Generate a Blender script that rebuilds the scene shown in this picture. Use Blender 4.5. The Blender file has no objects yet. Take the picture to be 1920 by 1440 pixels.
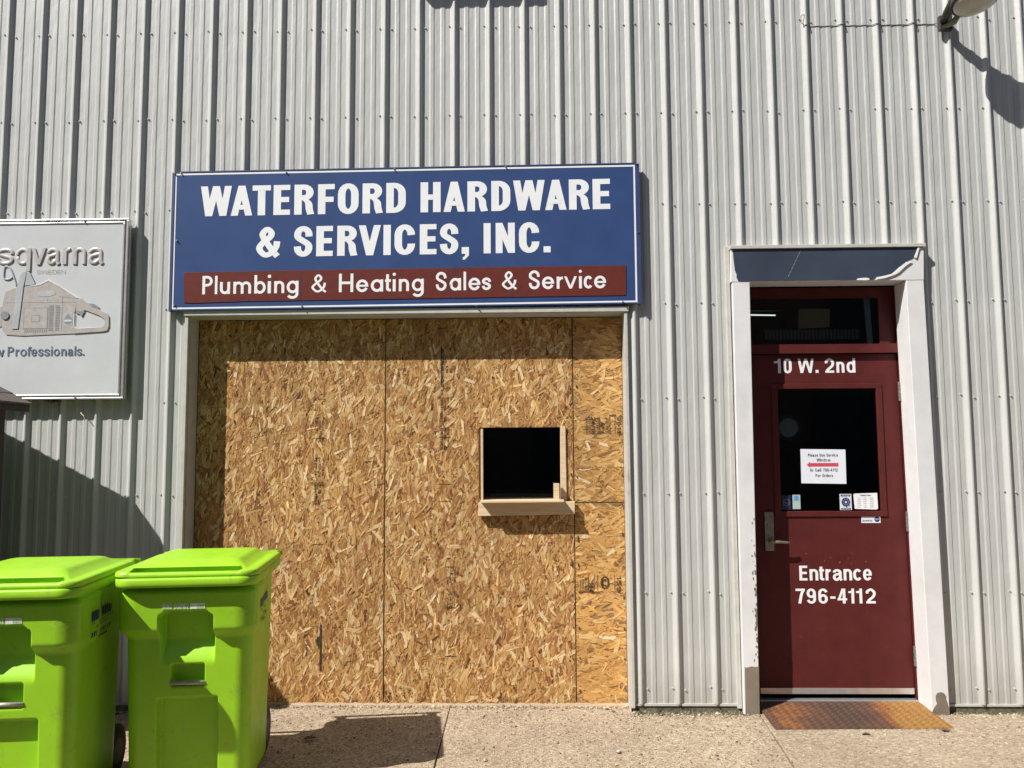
import bpy, math, random
import numpy as np
from mathutils import Vector, Matrix
R = random.Random(7)
C = bpy.context.scene.collection
SC = bpy.context.scene

# ------------------------------------------------------------------ camera
cam_d = bpy.data.cameras.new('camera'); cam = bpy.data.objects.new('camera', cam_d); C.objects.link(cam)
YAW, PIT, ROL = -0.024474, 0.082030, -0.0058785
fw = Vector((math.sin(YAW)*math.cos(PIT), math.cos(YAW)*math.cos(PIT), math.sin(PIT)))
rt = Vector((math.cos(YAW), -math.sin(YAW), 0)); up = rt.cross(fw)
c_, s_ = math.cos(ROL), math.sin(ROL)
rt, up = c_*rt+s_*up, -s_*rt+c_*up
M = Matrix((rt, up, -fw)).transposed().to_4x4(); M.translation = Vector((3.45687, -5.04648, 1.6))
cam.matrix_world = M
cam_d.sensor_width = 36; cam_d.lens = 1500/1920*36; cam_d.clip_end = 500; cam_d.clip_start = .05
SC.camera = cam

# ------------------------------------------------------------------ light
L = Vector((1.35, 1.0, -1.77)).normalized()
EL = math.asin(-L.z); AZ = math.atan2(-L.x, -L.y)
world = bpy.data.worlds.new('World'); SC.world = world; world.use_nodes = True
nt = world.node_tree; nt.nodes.clear()
sky = nt.nodes.new('ShaderNodeTexSky'); sky.sky_type = 'NISHITA'; sky.sun_disc = False
sky.sun_elevation = EL; sky.sun_rotation = AZ
bg = nt.nodes.new('ShaderNodeBackground'); bg.inputs[1].default_value = 0.050
wo = nt.nodes.new('ShaderNodeOutputWorld')
nt.links.new(sky.outputs[0], bg.inputs[0]); nt.links.new(bg.outputs[0], wo.inputs[0])
sd = bpy.data.lights.new('sun', 'SUN'); sd.energy = 5.0; sd.angle = math.radians(.53); sd.color = (1, .965, .90)
so = bpy.data.objects.new('sun', sd); C.objects.link(so)
so.rotation_euler = L.to_track_quat('-Z', 'Y').to_euler(); so.location = (-6, -6, 9)
SC.view_settings.view_transform = 'Standard'; SC.view_settings.look = 'None'
SC.view_settings.exposure = 0.45; SC.view_settings.gamma = 1; SC.view_settings.use_curve_mapping = False
SC.cycles.max_bounces = 8

# ------------------------------------------------------------------ materials
def _nodes(name):
    m = bpy.data.materials.new(name); m.use_nodes = True
    t = m.node_tree; b = t.nodes['Principled BSDF']
    return m, t, b
def N(t, typ, **kw):
    n = t.nodes.new(typ)
    for k, v in kw.items():
        if k in n.inputs.keys(): n.inputs[k].default_value = v
        else: setattr(n, k, v)
    return n
def coord(t, scale=(1, 1, 1), attr=None):
    mp = t.nodes.new('ShaderNodeMapping'); mp.inputs['Scale'].default_value = scale
    if attr:
        a = N(t, 'ShaderNodeAttribute', attribute_name=attr); t.links.new(a.outputs['Vector'], mp.inputs[0])
    else:
        a = t.nodes.new('ShaderNodeTexCoord'); t.links.new(a.outputs['Object'], mp.inputs[0])
    return mp.outputs[0]
def noise(t, vec, scale, detail=4, rough=.6, dist=0):
    n = N(t, 'ShaderNodeTexNoise', Scale=scale, Detail=detail, Roughness=rough, Distortion=dist)
    t.links.new(vec, n.inputs['Vector']); return n.outputs['Fac']
def ramp(t, fac, stops):
    r = t.nodes.new('ShaderNodeValToRGB'); e = r.color_ramp.elements
    while len(e) < len(stops): e.new(.5)
    for i, (p, c) in enumerate(stops):
        e[i].position = p; e[i].color = (*c, 1) if len(c) == 3 else c
    t.links.new(fac, r.inputs[0]); return r.outputs[0]
def mixc(t, a, b, fac, mode='MIX'):
    m = t.nodes.new('ShaderNodeMix'); m.data_type = 'RGBA'; m.blend_type = mode
    for v, i in ((a, 6), (b, 7)):
        if isinstance(v, tuple): m.inputs[i].default_value = (*v, 1)
        else: t.links.new(v, m.inputs[i])
    if isinstance(fac, float): m.inputs[0].default_value = fac
    else: t.links.new(fac, m.inputs[0])
    return m.outputs[2]
def bump(t, b, h, strength=.3, dist=.01):
    n = N(t, 'ShaderNodeBump', Strength=strength, Distance=dist)
    t.links.new(h, n.inputs['Height']); t.links.new(n.outputs[0], b.inputs['Normal'])
def mat(name, col, rough=.6, metal=0, spec=.5, var=.12, vscale=9, bumps=0, bscale=60, stretch=(1, 1, 1), dirt=None, dscale=4, dlo=.58, dhi=.72):
    """paint/plastic/metal with mottling, optional grime of its own colour and fine relief"""
    m, t, b = _nodes(name)
    v = coord(t, stretch)
    n = noise(t, v, vscale, 6, .65)
    lo = tuple(x*(1-var) for x in col); hi = tuple(min(1, x*(1+var)) for x in col)
    c = ramp(t, n, [(.3, lo), (.7, hi)])
    if dirt:
        d = noise(t, v, dscale, 8, .72, .4)
        f = ramp(t, d, [(dlo, (0, 0, 0)), (dhi, (1, 1, 1))])
        c = mixc(t, c, dirt, f)
    t.links.new(c, b.inputs['Base Color'])
    b.inputs['Roughness'].default_value = rough; b.inputs['Metallic'].default_value = metal
    b.inputs['Specular IOR Level'].default_value = spec
    if bumps: bump(t, b, noise(t, v, bscale, 5), bumps, .004)
    return m
# siding: baked grey paint, chalky, faint vertical streaks and grime near the foot
def siding_mat():
    m, t, b = _nodes('grey_siding_paint')
    v = coord(t); vs = coord(t, (14, 14, .7))
    c = ramp(t, noise(t, v, 2.2, 8, .7), [(.25, (.440, .444, .430)), (.75, (.505, .509, .494))])
    c = mixc(t, c, (.30, .31, .285), ramp(t, noise(t, vs, 1.2, 8, .75), [(.55, (0, 0, 0)), (.85, (.55, .55, .55))]))
    sp = t.nodes.new('ShaderNodeSeparateXYZ'); tc = t.nodes.new('ShaderNodeTexCoord'); t.links.new(tc.outputs['Object'], sp.inputs[0])
    mr = N(t, 'ShaderNodeMapRange'); mr.inputs[1].default_value = .02; mr.inputs[2].default_value = .32
    mr.inputs[3].default_value = .75; mr.inputs[4].default_value = 0
    t.links.new(sp.outputs[2], mr.inputs[0])
    mu = N(t, 'ShaderNodeMath', operation='MULTIPLY'); t.links.new(mr.outputs[0], mu.inputs[0]); t.links.new(noise(t, v, 16, 8, .8), mu.inputs[1])
    c = mixc(t, c, (.24, .21, .16), mu.outputs[0])
    ru = ramp(t, noise(t, coord(t, (30, 30, 2.2)), 1.0, 7, .8), [(.70, (0, 0, 0)), (.80, (.5, .5, .5))])
    c = mixc(t, c, (.26, .19, .13), ru)
    t.links.new(c, b.inputs['Base Color']); b.inputs['Roughness'].default_value = .42
    ad = N(t, 'ShaderNodeMath', operation='MULTIPLY_ADD'); ad.inputs[1].default_value = .12
    t.links.new(noise(t, v, 90, 3), ad.inputs[0]); t.links.new(noise(t, coord(t, (5, 5, 1.6)), 1.6, 3), ad.inputs[2])
    bump(t, b, ad.outputs[0], .5, .014)
    return m
M_SID = siding_mat()
M_TRIM = mat('pale_trim_paint', (.50, .49, .45), .45, var=.10, vscale=14, bumps=.15, dirt=(.30, .27, .20), dlo=.62, dhi=.8)
def white_metal(nm, bs, chip):
    m, t, b = _nodes(nm)
    v = coord(t)
    c = ramp(t, noise(t, v, 6, 8, .7), [(.3, (.63, .63, .635)), (.7, (.73, .725, .735))])
    c = mixc(t, c, (.24, .18, .13), ramp(t, noise(t, v, 34, 6, .8), [(chip, (0, 0, 0)), (chip+.04, (.8, .8, .8))]))
    t.links.new(c, b.inputs['Base Color']); b.inputs['Roughness'].default_value = .38
    bump(t, b, noise(t, coord(t, (1, 1, .6)), 5, 1), bs, .03)
    return m
M_WHT = white_metal('white_painted_metal', .07, .78); M_WHTB = white_metal('battered_white_metal', .28, .735)
M_FILM = mat('dark_blue_grey_film', (.045, .058, .085), .35, spec=.3, var=.18, vscale=3, bumps=.12, bscale=12)
M_PAPERW = mat('torn_white_film', (.80, .79, .76), .6, var=.05)
M_PATCH = mat('bare_brown_patch', (.20, .165, .125), .7, var=.15, bumps=.3)
M_BLUE = mat('blue_sign_face', (.032, .066, .185), .45, spec=.25, var=.10, vscale=5, bumps=.04, bscale=200)
M_BLUED = mat('dark_blue_sign_edge', (.030, .050, .150), .5)
M_SWHITE = mat('white_sign_vinyl', (.80, .81, .83), .45, var=.03)
M_RED = mat('brick_red_vinyl', (.125, .024, .018), .6, spec=.2, var=.12, vscale=22, bumps=.25, bscale=30)
M_MAROON = mat('maroon_door_paint', (.089, .0165, .0155), .5, spec=.22, var=.16, vscale=7, bumps=.12, bscale=45, dirt=(.20, .07, .06), dscale=11, dlo=.66, dhi=.86)
M_STEEL = mat('dull_steel', (.42, .40, .36), .42, .9, var=.2, vscale=30, bumps=.1)
M_BRONZE = mat('aged_brass_lock', (.33, .31, .24), .42, .8, var=.25, vscale=30)
M_ALU = mat('aluminium_frame', (.62, .61, .60), .35, .75, var=.12, vscale=20)
M_GLASSY = None
def glass_mat(name, tint=(.75, .8, .8)):
    m, t, b = _nodes(name)
    t.nodes.remove(b); out = [n for n in t.nodes if n.type == 'OUTPUT_MATERIAL'][0]
    tr = N(t, 'ShaderNodeBsdfTransparent'); tr.inputs[0].default_value = (*tint, 1)
    gl = N(t, 'ShaderNodeBsdfGlossy'); gl.inputs['Roughness'].default_value = .03; gl.inputs['Color'].default_value = (.9, .9, .9, 1)
    fr = N(t, 'ShaderNodeFresnel'); fr.inputs[0].default_value = 1.55
    mx = t.nodes.new('ShaderNodeMixShader')
    t.links.new(fr.outputs[0], mx.inputs[0]); t.links.new(tr.outputs[0], mx.inputs[1]); t.links.new(gl.outputs[0], mx.inputs[2])
    t.links.new(mx.outputs[0], out.inputs[0]); return m
M_GLASS = glass_mat('window_glass')
M_ROOM = mat('dark_interior', (.085, .088, .09), .9)
M_CARD = mat('brown_cardboard', (.66, .43, .235), .85, var=.08)
M_GREEN = mat('lime_green_plastic', (.315, .605, .018), .40, spec=.40, var=.07, vscale=5, bumps=.10, bscale=140, dirt=(.26, .33, .07), dscale=6, dlo=.62, dhi=.85)
M_RUBBER = mat('black_rubber', (.020, .019, .018), .75)
M_BINBAR = mat('scuffed_bar', (.42, .36, .34), .5, .3, var=.25, vscale=40)
M_BINTXT = mat('white_stamp_ink', (.80, .84, .76), .6)
M_BINLOGO = mat('dark_blue_logo_ink', (.028, .045, .10), .6)
M_SHINGLE = mat('brown_shingle', (.125, .100, .092), .95, var=.35, vscale=60, bumps=.8, bscale=160)
M_DKWOOD = mat('weathered_dark_wood', (.045, .034, .028), .9, var=.3, stretch=(8, 8, 1))
M_LAMPM = mat('dark_bronze_lamp', (.055, .045, .045), .45, .3, var=.2)
M_LENS = mat('frosted_lens', (.46, .45, .38), .25, var=.12, vscale=14)
M_CABLE = mat('grey_cable', (.12, .12, .12), .7)
M_SGN = mat('faded_white_plastic', (.57, .585, .605), .26, var=.06, vscale=4, dirt=(.44, .44, .44), dscale=7, dlo=.62, dhi=.85)
M_SGNL = mat('faded_beige_letters', (.49, .455, .445), .35, var=.10, vscale=30)
M_SAWB = mat('faded_beige_print', (.42, .385, .36), .5, var=.16, vscale=30)
M_SAWG = mat('grey_blue_print', (.40, .43, .46), .5, var=.12)
M_SAWD = mat('dark_grey_print', (.24, .25, .27), .5, var=.2, vscale=40)
M_SAWL = mat('off_white_print', (.66, .66, .66), .5)
M_NAVY = mat('slate_blue_ink', (.10, .135, .20), .5)
M_PALEP = mat('pale_pink_ink', (.50, .47, .46), .5)
M_PAPER = mat('white_paper', (.70, .73, .80), .8, var=.03)
M_INK = mat('dark_ink', (.06, .06, .075), .8)
M_REDA = mat('red_arrow_ink', (.60, .055, .085), .7)
M_STAMP = mat('faded_black_stamp', (.022, .018, .013), .85)
_t = M_STAMP.node_tree; _b = _t.nodes['Principled BSDF']
_t.links.new(ramp(_t, noise(_t, coord(_t), 90, 6, .8), [(.22, (.15, .15, .15)), (.38, (.80, .80, .80))]), _b.inputs['Alpha'])
M_NAIL = mat('nail_head_steel', (.05, .045, .04), .6)
M_PINE = mat('pale_pine_board', (.66, .50, .325), .7, var=.16, vscale=3, stretch=(1.5, 9, 22), bumps=.15, bscale=40, dirt=(.36, .18, .075), dscale=5, dlo=.68, dhi=.78)
M_FOUND = mat('stained_concrete', (.15, .135, .10), .95, var=.4, vscale=30, bumps=1, bscale=60, dirt=(.05, .055, .03), dscale=12, dlo=.5, dhi=.65)

def attr_mat(name, attr='tint', grain=None, rough=.7, bumpy=.25):
    m, t, b = _nodes(name)
    a = N(t, 'ShaderNodeAttribute', attribute_name=attr)
    c = a.outputs['Color']
    if grain:
        g = noise(t, coord(t, (1, 1, 1), grain), 1.0, 5, .7)
        c = mixc(t, c, ramp(t, g, [(.30, (.50, .42, .34)), (.52, (1, 1, 1)), (.80, (1.0, 1.0, 1.0))]), 1.0, 'MULTIPLY')
        bump(t, b, g, bumpy, .002)
    t.links.new(c, b.inputs['Base Color']); b.inputs['Roughness'].default_value = rough
    b.inputs['Specular IOR Level'].default_value = .35
    return m
M_STRAND = attr_mat('wood_strand_surface', grain='grain')
M_OSBCORE = mat('osb_core', (.30, .175, .075), .85, var=.3, vscale=40, bumps=.5)
M_STONE = attr_mat('loose_grit', rough=.95)

def ground_mat():
    m, t, b = _nodes('exposed_aggregate_concrete')
    v = coord(t)
    vo = N(t, 'ShaderNodeTexVoronoi', Scale=86, Randomness=1); t.links.new(v, vo.inputs['Vector'])
    sx = t.nodes.new('ShaderNodeSeparateColor'); t.links.new(vo.outputs['Color'], sx.inputs[0])
    c = ramp(t, sx.outputs[0], [(0, (.15, .10, .062)), (.20, (.32, .245, .165)), (.55, (.46, .36, .25)), (.82, (.57, .46, .33)), (1, (.74, .65, .51))])
    c2 = ramp(t, noise(t, v, 240, 4, .7), [(.3, (.20, .145, .095)), (.7, (.62, .50, .36))])
    c = mixc(t, c, c2, .45)
    c = mixc(t, c, (.66, .625, .60), ramp(t, noise(t, v, 1.7, 7, .65), [(.40, (0, 0, 0)), (.75, (.75, .75, .75))]), 'MULTIPLY')
    c = mixc(t, c, (.11, .078, .055), ramp(t, noise(t, v, 5, 9, .75, .6), [(.60, (0, 0, 0)), (.78, (.55, .55, .55))]))
    t.links.new(c, b.inputs['Base Color']); b.inputs['Roughness'].default_value = .92
    ad = N(t, 'ShaderNodeMath', operation='ADD'); t.links.new(vo.outputs['Distance'], ad.inputs[0]); t.links.new(noise(t, v, 260, 4), ad.inputs[1])
    bump(t, b, ad.outputs[0], .75, .006)
    return m
M_GROUND = ground_mat()
def rust_mat():
    m, t, b = _nodes('rusty_tread_plate')
    v = coord(t)
    sp = t.nodes.new('ShaderNodeSeparateXYZ'); tc = t.nodes.new('ShaderNodeTexCoord'); t.links.new(tc.outputs['Object'], sp.inputs[0])
    cu = t.nodes.new('ShaderNodeFloatCurve'); cv = cu.mapping.curves[0]
    mr = N(t, 'ShaderNodeMapRange'); mr.inputs[1].default_value = -.5; mr.inputs[2].default_value = .5; t.links.new(sp.outputs[0], mr.inputs[0]); t.links.new(mr.outputs[0], cu.inputs['Value'])
    for i_, (px, py) in enumerate([(0, .30), (.12, .42), (.30, .30), (.48, .12), (.62, .26), (.78, .66), (.92, .78), (1, .55)]):
        if i_ == 0: cv.points[0].location = (px, py)
        elif i_ == 7: cv.points[-1].location = (px, py)
        else: cv.points.new(px, py)
    cu.mapping.update()
    ma = N(t, 'ShaderNodeMath', operation='MULTIPLY_ADD'); ma.inputs[1].default_value = .55; t.links.new(cu.outputs[0], ma.inputs[0])
    mb_ = N(t, 'ShaderNodeMath', operation='MULTIPLY'); mb_.inputs[1].default_value = .55; t.links.new(noise(t, v, 6, 8, .75, .5), mb_.inputs[0]); t.links.new(mb_.outputs[0], ma.inputs[2])
    n = ma.outputs[0]
    c = ramp(t, n, [(.34, (.085, .050, .036)), (.47, (.135, .066, .040)), (.56, (.27, .105, .035)), (.66, (.34, .175, .045))])
    c = mixc(t, c, (.06, .042, .035), ramp(t, noise(t, v, 40, 6, .8), [(.52, (0, 0, 0)), (.70, (.7, .7, .7))]))
    t.links.new(c, b.inputs['Base Color']); b.inputs['Roughness'].default_value = .7; b.inputs['Metallic'].default_value = .25
    bump(t, b, noise(t, v, 150, 4), .4, .003); return m
M_RUST = rust_mat()

def scuff_green():
    t = M_GREEN.node_tree; b = t.nodes['Principled BSDF']; c = b.inputs['Base Color'].links[0].from_socket; v = coord(t)
    c = mixc(t, c, (.21, .17, .07), ramp(t, noise(t, v, 9, 9, .85, .8), [(.55, (0, 0, 0)), (.74, (.70, .70, .70))]))
    c = mixc(t, c, (.10, .09, .045), ramp(t, noise(t, coord(t, (1, 1, 3)), 60, 6, .85), [(.70, (0, 0, 0)), (.76, (.7, .7, .7))]))
    t.links.new(c, b.inputs['Base Color'])
    rr_ = ramp(t, noise(t, v, 16, 6, .7), [(.3, (.33, .33, .33)), (.7, (.56, .56, .56))]); t.links.new(rr_, b.inputs['Roughness'])
scuff_green()
# ------------------------------------------------------------------ mesh helpers
class MB:
    def __init__(s): s.v = []; s.f = []; s.col = None; s.gr = None
    def add(s, vs, fs):
        o = len(s.v); s.v += [tuple(p) for p in vs]; s.f += [tuple(i+o for i in f) for f in fs]; return s
    def box(s, x0, x1, y0, y1, z0, z1):
        return s.add([(x0,y0,z0),(x1,y0,z0),(x1,y1,z0),(x0,y1,z0),(x0,y0,z1),(x1,y0,z1),(x1,y1,z1),(x0,y1,z1)],
                     [(0,3,2,1),(4,5,6,7),(0,1,5,4),(1,2,6,5),(2,3,7,6),(3,0,4,7)])
    def prism(s, poly, y0, y1):
        """polygon in x,z (counter-clockwise seen from -y) extruded from y0 (front) to y1"""
        n = len(poly); vs = [(x, y0, z) for x, z in poly]+[(x, y1, z) for x, z in poly]
        return s.add(vs, [tuple(range(n)), tuple(range(2*n-1, n-1, -1))]+[((i+1) % n, i, n+i, n+(i+1) % n) for i in range(n)])
    def quadwall(s, x0b, x1b, x0t, x1t, z0, z1, y0, y1):
        return s.prism([(x0b, z0), (x1b, z0), (x1t, z1), (x0t, z1)], y0, y1)
    def tube(s, pts, r, n=8, cap=True):
        pts = [Vector(p) for p in pts]; o = len(s.v); rr = r if isinstance(r, (list, tuple)) else [r]*len(pts)
        for i, p in enumerate(pts):
            d = (pts[min(i+1, len(pts)-1)]-pts[max(i-1, 0)]).normalized()
            a = d.cross(Vector((0, 0, 1)))
            if a.length < .05: a = d.cross(Vector((1, 0, 0)))
            a.normalize(); b = d.cross(a)
            for k in range(n):
                t = 2*math.pi*k/n; s.v.append(tuple(p+(a*math.cos(t)+b*math.sin(t))*rr[i]))
        for i in range(len(pts)-1):
            for k in range(n):
                k2 = (k+1) % n; s.f.append((o+i*n+k, o+i*n+k2, o+(i+1)*n+k2, o+(i+1)*n+k))
        if cap:
            s.f.append(tuple(o+k for k in range(n-1, -1, -1))); e = o+(len(pts)-1)*n; s.f.append(tuple(e+k for k in range(n)))
        return s
    def build(s, name, m, parent=None, smooth=False, bevel=0, mirror=None):
        off = Vector((0, 0, 0))
        if parent is not None:
            p = parent
            while p is not None: off += p.location; p = p.parent
        me = bpy.data.meshes.new(name)
        me.from_pydata([(a-off.x, b-off.y, c-off.z) for a, b, c in s.v], [], s.f)
        me.materials.append(m)
        if smooth: me.shade_smooth()
        if s.col is not None:
            a = me.attributes.new('tint', 'FLOAT_COLOR', 'POINT'); a.data.foreach_set('color', np.asarray(s.col, dtype=np.float32).ravel())
        if s.gr is not None:
            a = me.attributes.new('grain', 'FLOAT_VECTOR', 'POINT'); a.data.foreach_set('vector', np.asarray(s.gr, dtype=np.float32).ravel())
        o = bpy.data.objects.new(name, me); C.objects.link(o)
        if parent is not None: o.parent = parent
        if bevel:
            b = o.modifiers.new('bevel', 'BEVEL'); b.width = bevel; b.segments = 2; b.limit_method = 'ANGLE'
        return o
def thing(name, loc, label, cat, group=None):
    o = bpy.data.objects.new(name, None); o.location = loc; C.objects.link(o); return tag(o, label, cat, group)
def tag(o, label=None, cat=None, group=None, kind=None):
    for k, v in (('label', label), ('category', cat), ('group', group), ('kind', kind)):
        if v: o[k] = v
    return o
def box(name, m, parent, x0, x1, y0, y1, z0, z1, bevel=0): return MB().box(x0, x1, y0, y1, z0, z1).build(name, m, parent, bevel=bevel)

# ------------------------------------------------------------------ lettering: own outlines, strokes with a flat pen
def el(cx, cy, rx, ry, a0, a1, n=9):
    return [(cx+rx*math.cos(math.radians(a0+(a1-a0)*i/n)), cy+ry*math.sin(math.radians(a0+(a1-a0)*i/n))) for i in range(n+1)]
def cr(p, n=6):
    q = [p[0]]+list(p)+[p[-1]]; o = []
    for i in range(1, len(q)-2):
        for k in range(n):
            t = k/n; o.append(tuple(.5*((2*q[i][j])+(-q[i-1][j]+q[i+1][j])*t+(2*q[i-1][j]-5*q[i][j]+4*q[i+1][j]-q[i+2][j])*t*t+(-q[i-1][j]+3*q[i][j]-3*q[i+1][j]+q[i+2][j])*t**3) for j in (0, 1)))
    o.append(tuple(p[-1])); return o
def rc(x0, y0, x1, y1): return ('P', [(x0, y0), (x1, y0), (x1, y1), (x0, y1)])
def dg(x0, y0, x1, y1, t): return ('P', [(x0, y0), (x0+t, y0), (x1+t, y1), (x1, y1)])
def ring(x0, y0, x1, y1, s, b, k=.5):
    """stadium shaped bowl"""
    rx = (x1-x0-s)/2; ry = min((y1-y0-b)/2, rx*1.15+.02); cx = (x0+x1)/2
    return ('S', el(cx, y1-b/2-ry, rx, ry, 0, 180)+el(cx, y0+b/2+ry, rx, ry, 180, 360), True)
def glyph(ch, w, s, b, x=.72):
    t = s*.93; h = .5
    if ch == 'W':
        q = w/2; return [dg(w*.16, 0, 0, 1, t), dg(w*.16, 0, q-t/2, 1, t), dg(w-w*.16-t, 0, q-t/2, 1, t), dg(w-w*.16-t, 0, w-t, 1, t)]
    if ch == 'A': return [dg(0, 0, w/2-t/2, 1, t), dg(w-t, 0, w/2-t/2, 1, t), rc(w*.25, .2, w*.75, .2+b*.9)]
    if ch == 'V': return [dg(w/2-t/2, 0, 0, 1, t), dg(w/2-t/2, 0, w-t, 1, t)]
    if ch == 'N': return [rc(0, 0, s*.9, 1), rc(w-s*.9, 0, w, 1), dg(w-t*.95, 0, 0, 1, t*.95)]
    if ch == 'H': return [rc(0, 0, s, 1), rc(w-s, 0, w, 1), rc(s, .5-b/2, w-s, .5+b/2)]
    if ch == 'T': return [rc(w/2-s/2, 0, w/2+s/2, 1-b), rc(0, 1-b, w, 1)]
    if ch == 'E': return [rc(0, 0, s, 1), rc(s, 0, w, b), rc(s, .51-b/2, w*.94, .51+b/2), rc(s, 1-b, w, 1)]
    if ch == 'F': return [rc(0, 0, s, 1), rc(s, .49-b/2, w*.94, .49+b/2), rc(s, 1-b, w, 1)]
    if ch == 'I' or ch == 'l': return [rc(0, 0, w, 1)]
    if ch == 'i': return [rc(0, 0, w, x), ('S', el(w/2, .92, w*.27, w*.27, 0, 360, 12)[:-1], True, w*.55, w*.55)] if s < .2 else [rc(0, 0, w, x), rc(0, .84, w, 1)]
    if ch == 'O' or ch == '0': return [ring(0, -.015, w, 1.015, s, b)]
    if ch == 'o': return [ring(0, -.015, w, x+.015, s, b)]
    if ch == 'D': r = min(.26, w*.5); return [rc(0, 0, s, 1), ('S', [(s*.9, 1-b/2)]+el(w-s/2-r, 1-b/2-r, r, r, 90, 0)+el(w-s/2-r, b/2+r, r, r, 0, -90)+[(s*.9, b/2)], False)]
    if ch in 'PRB':
        lo = .47 if ch != 'P' else .42; r = (1-lo-b*0)/2-b/2; cy = (1-b/2+lo+b/2)/2; ry = (1-b-lo)/2
        rx = min(ry*1.05, w*.97-s*1.45); cx = w*.97-s/2-rx; o = [rc(0, 0, s, 1), ('S', [(s*.9, 1-b/2)]+el(cx, cy, rx, ry, 90, -90)+[(s*.9, lo+b/2)], False)]
        if ch == 'R': o.append(('S', cr([(w*.52, lo+b*.25), (w*.90-s*.5, lo-.09), (w*.95-s*.5, .17), (w-s*.42, 0)]), False, s*.96, s*.30))
        if ch == 'B': ry = (lo+b-b)/2; o.append(('S', [(s*.9, lo+b/2), (w-s/2-ry, lo+b/2)]+el(w-s/2-ry, (lo+b)/2, ry, ry, 90, -90)+[(s*.9, b/2)], False))
        return o
    if ch in 'CG':
        rx = (w-s)/2; ry = min(.27, rx*1.5+.05); cx = w/2
        p = [(w-s/2, .655)]+el(cx, 1.01-b/2-ry, rx, ry, 0, 180)+el(cx, b/2-.01+ry, rx, ry, 180, 360)+[(w-s/2, .365)]
        o = [('S', p, False)]
        if ch == 'G': o += [rc(w*.52, .36, w, .36+b*.8)]
        return o
    if ch == 'U': rx = (w-s)/2; return [('S', [(s/2, 1), (s/2, rx+b/2)]+el(w/2, rx+b/2, rx, rx, 180, 360)+[(w-s/2, 1)], False)]
    if ch in 'Ss':
        k = 1 if ch == 'S' else x; e = .012; q = s*.94; hl = w/2-q/2; m = k*.515
        rt_ = (k-b/2+e-m)/2; rb = (m-b/2+e)/2
        p = [(w-q/2, k*.66)]+el(w/2, k-b/2+e-rt_, hl, rt_, 12, 215, 18)+[(w/2, m)]+el(w/2, b/2-e+rb, hl, rb, 35, -168, 18)+[(q/2, k*.335)]
        p = p[:1]+p[1:]
        r_ = []
        for i, a in enumerate(p):
            lo_, hi_ = max(0, i-1), min(len(p)-1, i+1); r_.append(((p[lo_][0]+2*a[0]+p[hi_][0])/4, (p[lo_][1]+2*a[1]+p[hi_][1])/4))
        r_[0], r_[-1] = p[0], p[-1]
        return [('S', r_, False, q, b)]
    if ch == '&':
        q = s*.86
        p = cr([(w-q*.45, .02), (w*.66, .22), (w*.30, .64), (w*.27, .80), (w*.45, 1-b*.45), (w*.62, .80), (w*.55, .65), (w*.25, .46), (q*.48, .27), (w*.36, b*.42), (w*.64, .14), (w*.82, .33), (w*.86, .52)], 7)
        return [('S', p, False, q, q*.80)]
    if ch == '.': return [rc(0, 0, w, max(.2, b)) if s > .2 else rc(0, 0, w, w)]
    if ch == ',': return [rc(0, 0, w, .22), ('P', [(w*.15, -.20), (w*.45, -.19), (w, -.06), (w, 0), (w*.5, 0), (w*.45, -.08), (w*.15, -.12)])]
    if ch == '-': return [rc(0, .32, w, .32+b)]
    if ch == '/': return [dg(0, 0, w-s, 1, s)]
    if ch == ':': return [rc(0, 0, w, w), rc(0, x-w, w, x)]
    # lower case
    if ch in 'nhu':
        rx = (w-s)/2; ry = min(rx, .3)
        if ch == 'u': return [rc(w-s, 0, w, x), ('S', [(s/2, x), (s/2, ry+b/2)]+el(w/2, ry+b/2-.01, rx, ry, 180, 360)+[(w-s/2, ry+b)], False)]
        top = 1 if ch == 'h' else x
        return [rc(0, 0, s, top), ('S', [(s/2, x-ry-b)]+el(w/2, x-b/2-ry+.01, rx, ry, 180, 0)+[(w-s/2, 0)], False)]
    if ch == 'm':
        r = (w-s)/4; ry = min(r, .3)
        return [rc(0, 0, s, x), ('S', el(s/2+r, x-b/2-ry+.01, r, ry, 180, 0)+[(w/2, 0)], False), ('S', el(w/2+r, x-b/2-ry+.01, r, ry, 180, 0)+[(w-s/2, 0)], False)]
    if ch == 'r': return [rc(0, 0, s, x), ('S', el(s/2+(w-s/2)*.9, x-b/2-.24, (w-s/2)*.9, .24, 170, 92), False)]
    if ch in 'bdqg' or ch == 'ɑ':
        y0, y1 = {'b': (0, 1), 'd': (0, 1), 'q': (-.28, x), 'g': (-.02, x), 'ɑ': (0, x)}[ch]
        st = rc(0, y0, s, y1) if ch == 'b' else rc(w-s, y0, w, y1)
        o = [ring(0, -.015, w, x+.015, s, b), st]
        if ch == 'g': o.append(('S', [(w-s/2, .02)]+el(w/2, -.06, (w-s)/2, .19, 0, -155), False))
        return o
    if ch == 'p': return [ring(0, -.015, w, x+.015, s, b), rc(0, -.28, s, x)]
    if ch in 'ce':
        rx = (w-s)/2; ry = min((x-b)/2+.015, rx*1.15+.03); cx = w/2; t_ = x+.015-b/2-ry; u_ = -.015+b/2+ry
        if ch == 'c': return [('S', el(cx, t_, rx, ry, 35 if s < .2 else 8, 180)+el(cx, u_, rx, ry, 180, 325 if s < .2 else 352), False)]
        return [('S', [(w-s/2, x*.42)]+el(cx, t_, rx, ry, 0, 180)+el(cx, u_, rx, ry, 180, 335), False), rc(s*.8, x*.42, w-s*.45, x*.42+b*.75)]
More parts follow.
